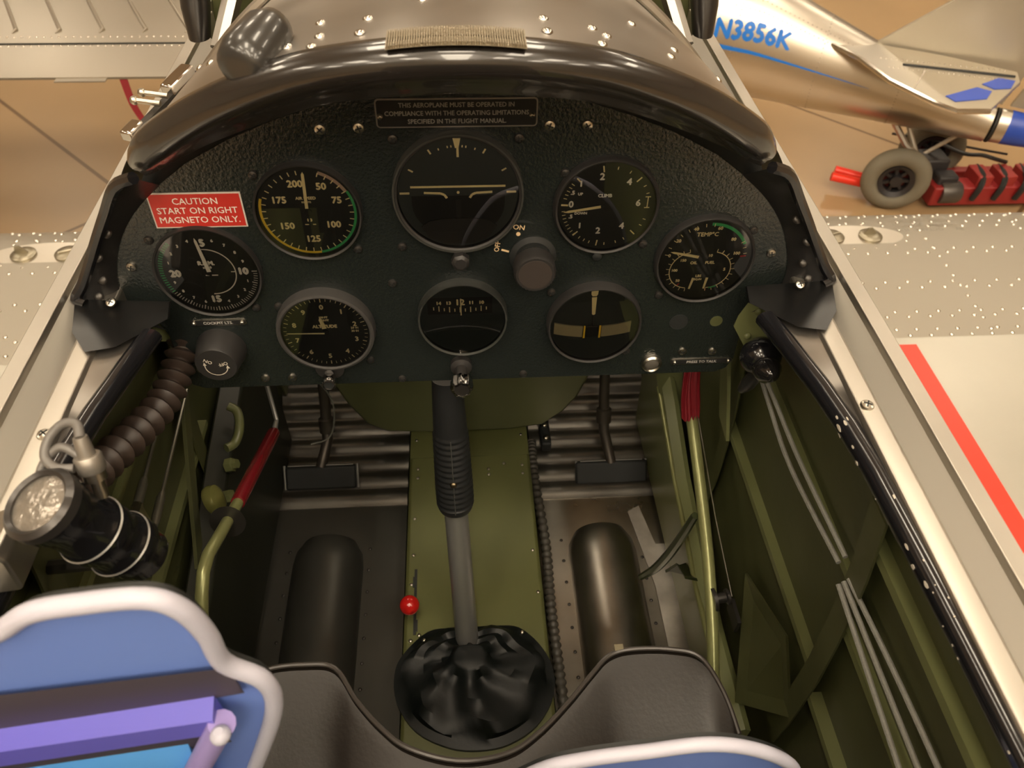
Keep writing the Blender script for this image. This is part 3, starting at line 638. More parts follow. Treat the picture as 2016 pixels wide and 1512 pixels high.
# side shrouds (black pods joining panel to sill)
for q, sd in ((-1, 'left'), (1, 'right')):
    Eo = [(.224, .478, -.288), (.243, .487, -.300), (.260, .492, -.325), (.276, .494, -.350), (.290, .495, -.373), (.302, .494, -.392), (.310, .490, -.403), (.303, .487, -.4065)]
    Pi = [(.222, .010), (.243, -.008), (.260, -.028), (.273, -.051), (.281, -.077), (.280, -.098), (.270, -.113), (.256, -.128)]
    Eo = catmull([(q * a, b, c) for a, b, c in Eo], 4); Pc = catmull([tuple(pp(q * u, v, .0015)) for u, v in Pi], 4)
    rows = []
    for a, b in zip(Eo, Pc):
        row = []
        for k in range(9):
            t_ = k / 8; p = a.lerp(b, t_); bul = math.sin(pi * t_) ** .6 * .003
            row.append(p + V3((0, -.8, .6)) * bul)
        rows.append(row)
    m = MB(); m.loft(rows, close=False)
    sh = thing('panel_end_shroud', f'rounded black shroud joining the {sd} end of the panel to the sill', 'shroud', (q * .28, .49, -.43))
    m.build('shell', BLACK, sh)
    m = MB(); m.tube([p + V3((0, -.001, .001)) for p in Eo], .0045, 8); m.build('edge_bead', GLOSSB, sh)
    for i, j in ((10, 3), (14, 2), (17, 4), (21, 3)):
        p = rows[i][j]; m = MB(); m.dome(p + V3((0, -.0005, .0004)), V3((0, -.75, .65)), .0042, .002, 12); m.build('bolt', DSCREW, sh)
    m = MB()
    low = [V3((q * a, b, c)) for a, b, c in ((.311, .489, -.4030), (.302, .452, -.4040), (.286, .430, -.4050), (.268, .440, -.4100), (.240, .478, -.4160), (.244, .500, -.4165))]
    m.plate(low, (0, .003, -.002)); m.build('lower_plate', mat('plate_black', (0.00574, 0.00574, 0.00574), .32), sh)
    screw(0, 0, sh, SCREW, r=.0042, N=V3((0, -.5, .86)), pos=V3((q * .2830, .4870, -.4050)))

# ================================================================== FUSELAGE SIDES
def wallx(z): return interp(z, [-1.02, -.95, -.8, -.7, -.62, -.52, -.43], [.318, .328, .334, .330, .322, .309, .292])
for q, sd in ((-1, 'left'), (1, 'right')):
    fs_ = thing('fuselage_side', f'green painted {sd} cockpit side wall with ribs and stringers', 'fuselage side', (q * .33, .2, -1.02))
    m = MB(); m.grid(lambda a, b: V3((q * wallx(lerp(-.43, -1.02, b)), lerp(-.66, 1.12, a), lerp(-.43, -1.02, b))), 12, 16, (q * .002, 0, 0)); m.build('inner_skin', GREEN, fs_)
    def ox(z): return interp(z, [-1.32, -1.0, -.7, -.5, -.402], [.36, .375, .365, .345, .331])
    m = MB(); m.grid(lambda a, b: V3((q * ox(lerp(-.402, -1.34, b)), lerp(-.9, 2.2, a), lerp(-.402, -1.34, b))), 10, 14, (q * .002, 0, 0)); m.build('outer_skin', ALU, fs_)
    m = MB(); m.grid(lambda a, b: V3((q * (wallx(lerp(-.44, -.95, b)) - .006), lerp(-.65, -.02, a), lerp(-.44, -.95, b))), 8, 12, (q * .002, 0, 0)); m.build('rear_reflector', mat('reflector_lime', (.66, .74, .25), .45), fs_, label='added lime green reflector sheet on the wall behind the camera')  # lime reflector sheet, added for the green reflections in panel and gauge glass
    # stringers: Z-section lips running fore and aft
    for z, y0, y1, w_ in ((-.478, .0, .292, .010), (-.600, .0, .285, .011), (-.735, .0, .27, .013), (-.715, .29, .63, .011), (-.560, .29, .60, .006)):
        m = MB(); X = wallx(z)
        m.loft([[V3((q * (X - a), y, z + b)) for a, b in ((.0, .002), (w_, .002), (w_, -.006), (w_ - .002, -.006), (w_ - .002, 0), (.0, 0))] for y in (y0, (y0 + y1) / 2, y1)])
        m.build('stringer', GREENL, fs_)
    # frames: curved channel formers
    for y, z0, z1, d in ((.29, -.432, -.86, .030), (.60, -.45, -.97, .026), (.0, -.432, -.86, .03), (.93, -.45, -.97, .03)):
        zs = [lerp(z0, z1, k / 16) for k in range(17)]
        m = MB(); m.loft([[V3((q * (wallx(z) - a), y + b, z)) for a, b in ((0, 0), (d * .5, 0), (d * .5, -.024), (d * .5 - .002, -.024), (d * .5 - .002, -.002), (0, -.002))] for z in zs])
        m.build('frame_rib', GREEN, fs_)

# floor / footwell
fl = thing('cockpit_floor', 'dark worn metal cockpit floor with corrugated heel plates', 'floor panel', (0, .6, -1.03))
m = MB(); m.box((0, .10, -1.025), (.66, 1.9, .012)); m.build('base', GREEN, fl)
for q in (-1, 1):
    m = MB()
    def fsheet(a, b):
        x = q * lerp(.100, .318, a); y = lerp(.20, .69, b); return V3((x, y, -1.0))
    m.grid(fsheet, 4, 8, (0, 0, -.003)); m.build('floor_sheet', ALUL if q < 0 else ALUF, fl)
    # corrugations
    m = MB(); n = 90
    def cor(a, b):
        x = q * lerp(.100, .318, a); y = lerp(.69, .965, b); z = -.998 + max(0, y - .80) * .18 + .0065 * abs(math.sin(pi * (y - .69) / .034)) ** 1.3; return V3((x, y, z))
    m.grid(cor, 2, n, (0, 0, -.003)); m.build('corrugated_plate', ALUD, fl)
    # half-round heel channel with domed end
    m = MB(); cx = -.212 if q < 0 else .193; hw = .051; rows = []
    for k in range(25):
        t_ = k / 24; y = lerp(.20, .642, t_)
        e = max(0, (y - .590) / .052); sx_ = math.sqrt(max(0.0, 1 - e * e))
        rows.append([V3((cx + hw * sx_ * math.cos(a), y, -1.0 + .040 * sx_ ** .8 * math.sin(a))) for a in [pi * j / 18 for j in range(19)]])
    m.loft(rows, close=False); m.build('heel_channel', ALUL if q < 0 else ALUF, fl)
    for yy in [.30 + .035 * k for k in range(10)]:
        for xx in (cx - hw - .008, cx + hw + .008):
            m = MB(); m.dome((xx, yy, -.9995), V3((0, 0, 1)), .0025, .0012, 10); m.build('rivet', DSCREW, fl)
# bare patch of metal on the right
m = MB(); m.plate([V3(p) for p in ((.243, .66, -.998), (.262, .67, -.998), (.275, .60, -.998), (.300, .60, -.998), (.300, .425, -.998), (.262, .425, -.998), (.262, .53, -.998), (.252, .60, -.998))], (0, 0, .0012)); m.build('bare_metal_strip', mat('bare_alu', (0.5904, 0.5576, 0.5084), .42, .7, var=.25, vscale=22, rvar=.15), fl, label='bright scuffed aluminium strip')
# centre tunnel
tn = thing('control_tunnel', 'green riveted centre cover between the footwells', 'tunnel cover', (0, .6, -1.02))
m = MB(); m.loft([[V3((x, y, z)) for x, z in ((-.097, -1.02), (-.093, -.944), (-.089, -.940), (.089, -.940), (.093, -.944), (.097, -1.02))] for y in (.20, .5, .80)]); m.build('cover', TUNNEL, tn, bevel=.001)
m = MB(); m.plate([(-.092, .735, -.9395), (.092, .735, -.9395), (.092, .80, -.9395), (-.092, .80, -.9395)], (0, 0, .0012)); m.build('lap_strip', TUNNEL, tn)
for x, y in ((-.083, .77), (.082, .775), (-.080, .715), (-.080, .698), (.080, .70), (.080, .716), (-.052, .722), (.052, .72), (.028, .70), (.028, .62 + .09), (-.083, .625), (-.083, .565), (.084, .565), (.086, .50), (-.084, .44), (-.073, .447), (-.085, .52)):
    m = MB(); m.dome((x, y, -.940 if y < .735 else -.938), V3((0, 0, 1)), .0026, .0013, 10); m.build('rivet', SCREW, tn)
m = MB(); m.box((-.079, .495, -.9397), (.0036, .095, .0012)); m.box((-.080, .523, -.9396), (.0055, .016, .0014)); m.box((-.078, .460, -.9396), (.0055, .016, .0014)); m.build('lever_slot', MATTE, tn)
# red ball lever
lv = thing('ball_lever', 'small lever with a glossy red ball knob in the tunnel slot', 'lever', (-.082, .49, -.94))
m = MB(); m.tube([(-.079, .488, -.942), (-.082, .476, -.915)], .0025, 8); m.build('lever_stem', DSCREW, lv)
m = MB(); m.ball((-.083, .470, -.902), .0128, 24); m.build('ball_knob', REDB, lv, label='glossy red ball')
# conduit beside the tunnel
m = MB(); P = catmull([(.103, .80, -.985), (.102, .72, -.985), (.108, .60, -.985), (.106, .50, -.985), (.108, .40, -.985), (.110, .30, -.985)], 40)
m.tube(P, [.0068 + .0010 * (1 if (i // 2) % 2 else -1) for i in range(len(P))], 12)
m.build('ribbed_conduit', mat('conduit', (0.0615, 0.05576, 0.0451), .5), label='ribbed flexible conduit along the right edge of the green tunnel', cat='conduit')

# bulkhead bucket of the front cockpit
m = MB()
bo = [(-.205, -.60), (-.200, -.760), (-.192, -.800), (-.178, -.842), (-.155, -.888), (-.125, -.909), (-.06, -.914), (.06, -.914), (.115, -.905), (.145, -.876), (.165, -.842), (.178, -.800), (.188, -.760), (.20, -.60)]
m.plate([V3((x, .765, z)) for x, z in bo], (0, .22, 0)); m.build('front_seat_pan', GREEN, bevel=.004, label='green rounded sheet metal bucket behind and below the panel', cat='seat pan')
struct_b = MB(); struct_b.box((0, 1.13, -.73), (.68, .02, .66)); struct_b.build('forward_bulkhead', GREEN, label='dim green bulkhead closing the far end of the footwell', cat='bulkhead')
MB().box((0, -.68, -.72), (.66, .02, .62)).build('rear_bulkhead', GREENL, label='green bulkhead behind the seat', cat='bulkhead')

# rudder pedals
for q, sd in ((-1, 'left'), (1, 'right')):
    cx = q * .232 if q < 0 else .226
    t = thing('rudder_pedal', f'{sd} rudder pedal, black pad on a grey hanging arm', 'pedal', (cx, .75, -1.0))
    zp = -.985 if q < 0 else -1.0 + .004
    zp = -.968 if q < 0 else -.984
    yy = .728
    A1 = V3((1, 0, 0)); A2 = V3((0, .62, .78)).normalized(); A3 = A1.cross(A2)
    c = V3((cx, yy, zp))
    m = MB(); m.box(c, (.108 if q < 0 else .116, .038, .012), (A1, A2, A3)); m.build('pad', MATTE, t, bevel=.004)
    m = MB(); m.tube([c + A2 * .018 + A1 * s_ for s_ in (-.05, .05)], .0028, 8); m.tube([c + A1 * .056 + A2 * d for d in (.02, -.018)], .0022, 8); m.tube([c - A1 * .056 + A2 * d for d in (.02, -.018)], .0022, 8); m.build('pad_frame', STEEL, t)
    m = MB(); m.tube([c + A2 * .015, (cx - .01 * q, .775, -.935), (cx - .012 * q, .80, -.88), (cx - .014 * q, .825, -.80)], [.0085, .0085, .0085, .0075], 12)
    m.lathe((cx - .011 * q, .782, -.922), V3((0, .4, .9)), [(.012, 0), (.012, .022), (.010, .024)], 16); m.build('arm', mat('pedal_arm', (0.082, 0.0697, 0.0574), .4, .6), t)
m = MB(); m.box((.125, .80, -.972), (.016, .055, .020)); bl = m.build('pivot_bracket', MATTE, bevel=.003, label='small black bracket with two steel bolts beside the tunnel on the corrugated plate', cat='bracket')
for yy in (.785, .812): m = MB(); m.dome((.125, yy, -.962), V3((0, -.3, 1)), .0055, .005, 12); m.build('bolt', SCREW, bl)

# ================================================================== CONTROL STICK
st = thing('control_stick', 'tall control column with black ribbed grip and steel shaft', 'control stick', (-.014, .44, -.94))
b0 = V3((-.010, .420, -.955)); b1 = V3((-.018, .500, -.736)); b2 = V3((-.021, .541, -.560))
m = MB(); m.tube([b0, b0.lerp(b1, .5), b1, b1.lerp(b2, .3)], [.0145, .0140, .0135, .0135], 24); m.build('shaft', STEEL, st)
d = (b2 - b1).normalized(); u, v, _ = basis(d)
m = MB(); rg = []
n = 96
for k in range(n + 1):
    t_ = k / n; c = b1.lerp(b2, t_ * 1.0); r = interp(t_, [0, .02, .05, .2, .6, 1], [.0145, .0185, .0205, .0205, .0185, .0155])
    if .07 < t_ < .62: r += .0009 * (1 if (k // 2) % 2 else -.5)
    rg.append([c + (u * math.cos(a) * 1.0 + v * math.sin(a)) * r for a in [2 * pi * j / 28 for j in range(28)]])
m.loft(rg); m.build('grip', mat('grip_black', (0.01312, 0.01394, 0.01476), .42), st)
nf = V3((0, -.85, .5)); nf = (nf - d * nf.dot(d)).normalized()
m = MB(); m.tube([b1.lerp(b2, .06) + nf * .0212, b1.lerp(b2, .35) + nf * .0205, b1.lerp(b2, .62) + nf * .0190], .0006, 6); m.build('grip_seam', mat('seam', (0.0574, 0.0574, 0.0533), .4), st)
m = MB(); m.dome(b1.lerp(b2, .30) + nf * .0200, nf, .0040, .003, 14); m.build('grip_screw', mat('brass', (0.246, 0.1968, 0.123), .35, 1), st)
# gaiter boot
bt = thing('stick_gaiter', 'black leather gaiter around the foot of the control stick', 'gaiter', (-.008, .39, -.96))
m = MB(); rg = []
hexo = [(.000, .452), (.030, .452), (.056, .448), (.080, .425), (.094, .395), (.093, .360), (.070, .325), (.035, .305), (0, .30), (-.035, .305), (-.074, .325), (-.098, .36), (-.102, .395), (-.092, .420), (-.062, .448), (-.03, .452)]
hexo = [(p.x, p.y) for p in catmull([(a, b, 0) for a, b in hexo], 4, True)]
cxy = (-.009, .405)
for lv_, (sc_, z) in enumerate(((1.0, -.940), (1.0, -.934), (.90, -.932), (.86, -.926), (.74, -.920), (.62, -.922), (.50, -.916), (.38, -.918), (.28, -.914), (.22, -.906), (.18, -.904))):
    ring = []
    for i, (a, b) in enumerate(hexo):
        an = math.atan2(b - cxy[1], a - cxy[0]); f_ = 1 + (.05 * math.sin(6 * an + lv_ * .5) + .02 * math.sin(11 * an - lv_)) * (1 if lv_ > 2 else 0) * (1 if lv_ < 9 else .2)
        zz = z + (.004 * math.sin(6 * an + 1.3 + lv_ * .5) if 2 < lv_ < 9 else 0)
        ring.append(V3((cxy[0] + (a - cxy[0]) * sc_ * f_, cxy[1] + (b - cxy[1]) * sc_ * f_, zz)))
    rg.append(ring)
m.loft(rg); m.build('boot', BOOT, bt)
for x, y in ((-.066, .436), (.060, .440)): m = MB(); m.dome((x, y, -.932), V3((0, 0, 1)), .003, .002, 10); m.build('stud', SCREW, bt)

# ================================================================== SEAT
se = thing('pilot_seat', 'black leather seat pan with scooped front edge and piped rim', 'seat', (0, .1, -.75))
edge = [(-.215, .235), (-.210, .275), (-.185, .292), (-.150, .295), (-.124, .290), (-.104, .262), (-.082, .238), (-.058, .220), (-.018, .208), (.022, .211), (.050, .226), (.078, .250), (.100, .272), (.118, .288), (.140, .293), (.175, .291), (.200, .282), (.213, .250), (.217, .215)]
ep = catmull([(a, b, 0) for a, b in edge], 5)
m = MB(); rows = []
for p in ep:
    t_ = 0; row = []
    # front skirt, rolled lip, then the top surface falling back
    for dy, dz in ((-.010, -.10), (-.002, -.03), (0, -.012), (-.002, -.004), (-.008, 0), (-.02, -.001), (-.06, -.010), (-.12, -.022), (-.22, -.035), (-.40, -.045)):
        row.append(V3((p.x, p.y + dy if dy > -.2 else (-.02 if dy > -.3 else -.17), -.660 + dz)))
    rows.append(row)
m.loft(rows, close=False); m.build('pan', LEATHER, se)
m = MB(); m.tube([V3((p.x, p.y - .003, -.6595)) for p in ep], .0022, 8); m.build('piping', mat('piping', (0.0492, 0.04264, 0.03772), .3), se)
m = MB(); m.grid(lambda a, b: V3((lerp(-.245, .245, a), lerp(-.14, -.24, b), lerp(-.70, -.12, b))), 6, 6, (0, -.03, 0)); m.build('backrest', LEATHER, se)
for q in (-1, 1):
    m = MB(); m.grid(lambda a, b: V3((q * .219, lerp(-.2, .215, a), lerp(-.80, -.655 - .02 * a, b))), 6, 2, (q * .004, 0, 0)); m.build('side_panel', LEATHER, se)
m = MB(); m.box((.128, .2915, -.659), (.008, .006, .003)); m.build('tape_tab', mat('tape', (0.164, 0.1394, 0.082), .6), se, label='small tan tab')

# ================================================================== RIGHT SIDE CONTROLS
t = thing('flap_lever', 'long green painted tube lever on the right with red streamers at its top', 'lever', (.25, .3, -.85))
m = MB(); m.tube(catmull([(.270, .590, -.695), (.272, .500, -.745), (.268, .410, -.785), (.262, .330, -.835), (.256, .285, -.875)], 5), .0070, 14); m.build('tube', TUBEG, t)
m = MB(); m.lathe((.268, .40, -.79), V3((1, .1, .1)), [(.014, 0), (.014, .004), (.006, .005), (.006, .016), (.009, .017), (.009, .020)], 18); m.box((.292, .385, -.80), (.004, .03, .022)); m.build('clamp_bolt', DSCREW, t)
m = MB(); m.tube([(.277, .595, -.69), (.284, .48, -.75), (.290, .40, -.785)], .0008, 6); m.build('cable', SCREW, t)
t = thing('warning_streamer', 'bundle of dark red cloth streamers hanging below the right of the panel', 'streamer', (.265, .6, -.70))
for k, (dx_, w_) in enumerate(((-.008, .010), (.000, .012), (.009, .010))):
    m = MB()
    def ss(a, b, dx_=dx_, w_=w_, k=k):
        y = lerp(.640, .585, b); z = lerp(-.590, -.690, b); w2 = w_ * lerp(.75, 1, b)
        return V3((.266 + dx_ * lerp(1, .6, b) + w2 * (a - .5) + .002 * math.sin(6 * b + k), y + .003 * math.sin(9 * a + 2 * k), z - .004 * math.sin(5 * a + k) * b))
    m.grid(ss, 8, 10, (0, .0015, 0)); m.build('strip', REDC, t)
# bright longitudinal plate and channel beside the footwell
t = thing('footwell_side_channel', 'glossy green perforated channel along the right edge of the footwell', 'channel', (.27, .55, -.98))
def chx(a): return [V3((.270, lerp(.80, .24, a), lerp(-.80, -.83, a))), V3((.284, lerp(.80, .24, a), lerp(-.79, -.82, a)))]
m = MB(); m.loft([[V3((.286, y, -.985)), V3((.278, y, z)), V3((.290, y, z + .008)), V3((.297, y, z + .004)), V3((.297, y, -.985))] for y, z in ((.84, -.76), (.70, -.80), (.60, -.835), (.50, -.855), (.40, -.865), (.28, -.865))]); m.build('channel', GREENL, t)
m = MB(); m.tube([(.276, .74, -.80), (.277, .60, -.838), (.277, .46, -.862), (.276, .28, -.868)], .0035, 10); m.build('edge_tube', TUBEG, t)
m = MB(); P = catmull([(.236, .530, -.968), (.250, .520, -.925), (.258, .505, -.85), (.263, .490, -.755)], 6)
m.tube(P, [.0045 + .002 * math.sin(pi * i / (len(P) - 1)) for i in range(len(P))], 8); m.plate([(.255, .50, -.905), (.285, .50, -.885), (.285, .46, -.860), (.262, .46, -.850), (.262, .49, -.87)], (0, .004, 0))
m.build('curved_bracket', mat('bracket_dkgreen', (0.0328, 0.041, 0.0164), .3, .2), label='dark curved bracket arm reaching over the right footwell', cat='bracket')
m = MB(); m.plate([(.256, .80, -.66), (.275, .86, -.60), (.31, .86, -.60), (.31, .70, -.86), (.286, .69, -.86), (.27, .74, -.78)], (0, .003, .002)); m.build('gusset_plate', GREENL, label='shiny green gusset plate under the right end of the panel', cat='gusset')
# small bracket at lower right
m = MB(); m.plate([(.230, .262, -.80), (.262, .262, -.80), (.255, .300, -.80), (.236, .330, -.80)], (0, 0, .003)); m.plate([(.230, .262, -.80), (.262, .262, -.80), (.262, .262, -.87), (.230, .262, -.87)], (0, -.003, 0)); m.build('seat_mount_bracket', GREENL, label='green angle bracket to the right of the seat', cat='bracket')
m = MB(); m.plate([(.290, .31, -.86), (.310, .42, -.77), (.320, .33, -.74), (.322, .27, -.80)], (-.003, 0, .001)); m.build('gusset_plate', GREEN, label='dull green triangular gusset low on the right side wall', cat='gusset')
# cables
m = MB()
for off, P in ((0, [(.283, .530, -.520), (.286, .47, -.535), (.288, .40, -.545), (.294, .30, -.540)]), (.006, [(.285, .530, -.522), (.290, .47, -.530), (.292, .40, -.533), (.297, .30, -.532)])):
    m.tube(catmull(P, 8), .0022, 8)
for P in ([(.291, .285, -.548), (.292, .20, -.560), (.292, .10, -.572)], [(.294, .285, -.544), (.296, .20, -.548), (.298, .10, -.552)], [(.297, .285, -.540), (.300, .20, -.535), (.302, .10, -.532)]):
    m.tube(catmull(P, 8), .0022, 8)
m.build('cord_loop', CABLE, label='pale braided cords running along the right side wall', cat='cord')
# black socket ball
t = thing('microphone_socket', 'black bulbous socket with dangling plug at the right end of the panel', 'socket', (.262, .47, -.51))
m = MB(); m.ball((.262, .470, -.472), .0185, 24, (1, .9, 1)); m.build('body', GLOSSB, t)
m = MB(); m.lathe((.262, .462, -.475), V3((0, -.75, .3)), [(.012, .006), (.012, .014), (.009, .018), (.006, .024), (.002, .026)], 20); m.build('cap', mat('cap_gloss', (0.01148, 0.01066, 0.01066), .12, coat=.6), t)
m = MB(); m.tube([(.262, .464, -.485), (.259, .470, -.508), (.257, .474, -.520)], [.006, .007, .004], 10); m.build('plug', BLACK, t)
m = MB(); m.plate([(.252, .512, -.432), (.270, .500, -.440), (.288, .490, -.458), (.286, .486, -.488), (.262, .492, -.492), (.246, .505, -.468)], (0, .002, 0)); m.build('mounting_plate', GREENL, t, label='light green mounting plate')
for p in ((.262, .500, -.446), (.256, .494, -.470)): m = MB(); m.dome(p, V3((0, -1, .2)), .0035, .002, 10); m.build('bolt', GREENL, t)

# ================================================================== LEFT SIDE CONTROLS
# triangular gusset light plate under left end of panel
m = MB(); m.plate([(-.252, .530, -.440), (-.240, .530, -.490), (-.272, .510, -.470), (-.283, .50, -.462)], (0, .002, 0)); m.build('gusset_plate', GREENL, label='light green triangular plate under the left end of the panel', cat='gusset')
# hose
t = thing('air_hose', 'thick ribbed brown-black hose curling down the left side wall', 'hose', (-.27, .4, -.5))
P = catmull([(-.252, .520, -.475), (-.256, .492, -.487), (-.262, .455, -.492), (-.270, .410, -.480), (-.277, .365, -.463), (-.280, .335, -.452)], 22)
m = MB(); m.tube(P, [.0115 + .0035 * math.cos(2 * pi * i / 7.0) for i in range(len(P))], 18); m.build('convoluted_tube', mat('hose_brown', (0.041, 0.02788, 0.02132), .45), t)
# lamp
t = thing('cockpit_lamp', 'black cylindrical cockpit lamp with cracked grey lens and coiled lead', 'lamp', (-.215, .25, -.40))
L0 = V3((-.2215, .240, -.333)); ax = (V3((-.192, .262, -.440)) - L0).normalized()
m = MB(); m.lathe(L0, ax, [(.0185, .000), (.0200, .002), (.0195, .010), (.0180, .014), (.0170, .020), (.0175, .034), (.0192, .038), (.0192, .046), (.0178, .049), (.0178, .058), (.0195, .061), (.0195, .070), (.0170, .074), (.0160, .084), (.010, .090)], 40); m.build('body', GLOSSB, t)
m = MB(); m.lathe(L0, -ax, [(.0155, .0), (.0155, .0015), (.012, .0022), (.004, .0026)], 40); m.build('lens', PITCHFACE, t, label='cracked grey lens')
m = MB(); m.ringlathe(L0, -ax, [(.0155, -.002), (.0155, .003), (.0175, .0045), (.0202, .002), (.0202, -.004)], 40); m.build('lens_ring', mat('ring_grey', (0.0574, 0.0533, 0.05084), .3, .6), t)
for h in (.036, .060): m = MB(); m.ringlathe(L0 + ax * h, ax, [(.0192, 0), (.0200, .0008), (.0192, .0016)], 40); m.build('band', STEEL, t)
K0 = V3((-.203, .262, -.335)); kd = V3((-.10, .35, .80)).normalized()
m = MB(); m.lathe(K0 - kd * .016, kd, [(.0035, 0), (.0035, .010), (.006, .011), (.006, .016)], 14); m.build('neck', SCREW, t)
m = MB(); u1, v1, _ = basis(kd); rg = []
for r, h in ((.0064, 0), (.0070, .001), (.0070, .009), (.0062, .0100)):
    rg.append([K0 + u1 * (r * (1 + .04 * (k % 2)) * math.cos(2 * pi * k / 48)) + v1 * (r * (1 + .04 * (k % 2)) * math.sin(2 * pi * k / 48)) + kd * h for k in range(48)])
m.loft(rg); m.lathe(K0 + kd * .0100, kd, [(.0046, 0), (.0040, .009), (.0036, .011)], 20); m.build('knurled_nut', mat('nut_grey', (0.3116, 0.287, 0.2542), .4, .7), t, label='grey knurled nut')
T0 = K0 + kd * .0205
m = MB(); P = catmull([T0, T0 + V3((-.003, .007, .003)), T0 + V3((-.011, .008, .002)), T0 + V3((-.018, .002, -.003)), T0 + V3((-.019, -.006, -.008)), T0 + V3((-.013, -.011, -.011)), T0 + V3((-.004, -.011, -.012))], 8)
m.tube(P, .0026, 12)
P = catmull([T0 + V3((-.003, -.004, -.010)), T0 + V3((-.012, -.001, -.006)), T0 + V3((-.021, -.006, -.012)), T0 + V3((-.023, -.013, -.018)), T0 + V3((-.014, -.018, -.020))], 8); m.tube(P, .0024, 12)
m.build('lead', mat('lead_grey', (0.1312, 0.123, 0.1148), .35), t, label='looped grey lead')
m = MB(); m.tube([L0 + ax * .05 + V3((.01, 0, -.01)), (-.24, .27, -.44), (-.285, .28, -.46)], .005, 8); m.build('mount_arm', DSCREW, t)
# bright rail bracket end at far left
m = MB(); m.loft([[V3((-.312, y, -.398)), V3((-.262, y, -.372)), V3((-.258, y, -.380)), V3((-.262, y, -.410)), V3((-.312, y, -.42))] for y in (.235, .27)]); m.build('lamp_bracket', ALUR, bevel=.002, label='bright metal bracket on the left sill behind the lamp', cat='bracket')
# throttle wires with turnbuckles
t = thing('trim_rods', 'pair of thin rods with a linked clevis on the left side wall', 'control rods', (-.28, .4, -.56))
for a, b in (((-.290, .530, -.545), (-.282, .385, -.545)), ((-.286, .550, -.575), (-.276, .385, -.572))):
    m = MB(); m.tube([a, b], .0018, 8); e = V3(b) - V3(a); m.tube([V3(a) + e * .78, V3(a) + e * .82, V3(a) + e * .97, b], [.0022, .004, .004, .003], 10); m.build('rod', mat('rod_grey', (0.1804, 0.1722, 0.1394), .35, .7), t)
m = MB(); m.box((-.279, .378, -.556), (.006, .014, .034)); m.ball((-.270, .368, -.575), .0065, 12); m.tube([(-.262, .368, -.578), (-.282, .368, -.572)], .003, 8); m.ball((-.281, .385, -.543), .005, 10); m.build('clevis', SCREW, t)
# red-handled lever
t = thing('brake_lever', 'cranked green tube lever with a long dark red grip on the left', 'lever', (-.21, .3, -.62))
S_ = 1.12
def hp(x, y, z): return V3((x * S_, y * S_, z * S_))
g0 = hp(-.220, .569, -.668); g1 = hp(-.220, .428, -.604)
m = MB(); m.tube([g1 + (g1 - g0) * -.03, g1, hp(-.220, .380, -.580), hp(-.220, .348, -.563), hp(-.221, .332, -.564), hp(-.222, .318, -.574), hp(-.223, .29, -.60), hp(-.224, .26, -.66)], .0060, 14); m.build('tube', TUBEG, t)
m = MB(); m.tube([g0, g0.lerp(g1, .03), g0.lerp(g1, .97), g1], [.0062, .0078, .0078, .0074], 20); m.build('grip', REDG, t, label='dark red grip')
m = MB(); m.tube([g0 + (g0 - g1) * -.01, g0 + V3((0, .02, .0)), g0 + V3((-.008, .045, .035)), g0 + V3((-.012, .05, .06))], [.004, .003, .003, .003], 8); m.build('release_rod', STEEL, t)
m = MB(); m.lathe(hp(-.220, .398, -.590), (g1 - g0).normalized(), [(.018, 0), (.018, .0010)], 24); m.build('washer', DSCREW, t)
m = MB(); m.tube(catmull([(-.228, .70, -.72), (-.205, .72, -.74), (-.187, .72, -.79), (-.195, .70, -.835), (-.222, .69, -.84)], 8), .0012, 6); m.build('wire_loop', mat('wire', (0.1148, 0.1148, 0.0984), .4), label='thin wire loop hanging in the left footwell', cat='wire')
# left quadrant: dark glossy box & fittings
m = MB(); m.loft([[V3((-.317, y, -.985)), V3((-.292, y, -.985)), V3((-.290, y, z)), V3((-.317, y, z + .01))] for y, z in ((.82, -.70), (.6, -.74), (.42, -.78), (.28, -.80))]); lb = m.build('torque_box', mat('box_dark', (0.01312, 0.01476, 0.0082), .5), label='dark glossy boxed channel along the left footwell', cat='channel', bevel=.003)
t = thing('fuel_cock_fitting', 'cluster of olive pipe fittings low on the left wall', 'pipe fitting', (-.285, .6, -.76))
m = MB(); m.tube(catmull([(-.292, .640, -.700), (-.282, .635, -.705), (-.277, .615, -.712), (-.282, .600, -.722), (-.29, .59, -.72)], 5), .0055, 10); m.build('elbow', GREENL, t)
m = MB(); m.lathe((-.290, .575, -.735), V3((1, 0, .3)), [(.009, 0), (.009, .008), (.006, .009), (.006, .014)], 6); m.lathe((-.290, .54, -.75), V3((1, 0, .3)), [(.008, 0), (.008, .010)], 6); m.build('union', GREENL, t)
m = MB(); m.lathe((-.285, .500, -.70), V3((1, .2, .4)), [(.016, 0), (.017, .004), (.015, .010), (.006, .014)], 24); m.build('valve_cap', mat('cap_olive', (0.205, 0.205, 0.0656), .2, .3), t)
# diagonal brace left
m = MB(); m.plate([(-.300, .60, -.56), (-.298, .575, -.56), (-.300, .44, -.74), (-.302, .47, -.74)], (.004, 0, 0)); m.build('diagonal_brace', GREEN, label='green diagonal brace strip on the left side wall', cat='brace')
m = MB(); m.plate([(.300, .66, -.56), (.298, .625, -.56), (.300, .54, -.68), (.302, .58, -.68)], (-.004, 0, 0)); m.build('diagonal_brace', GREENL, label='olive diagonal brace strip on the right side wall below the socket', cat='brace')

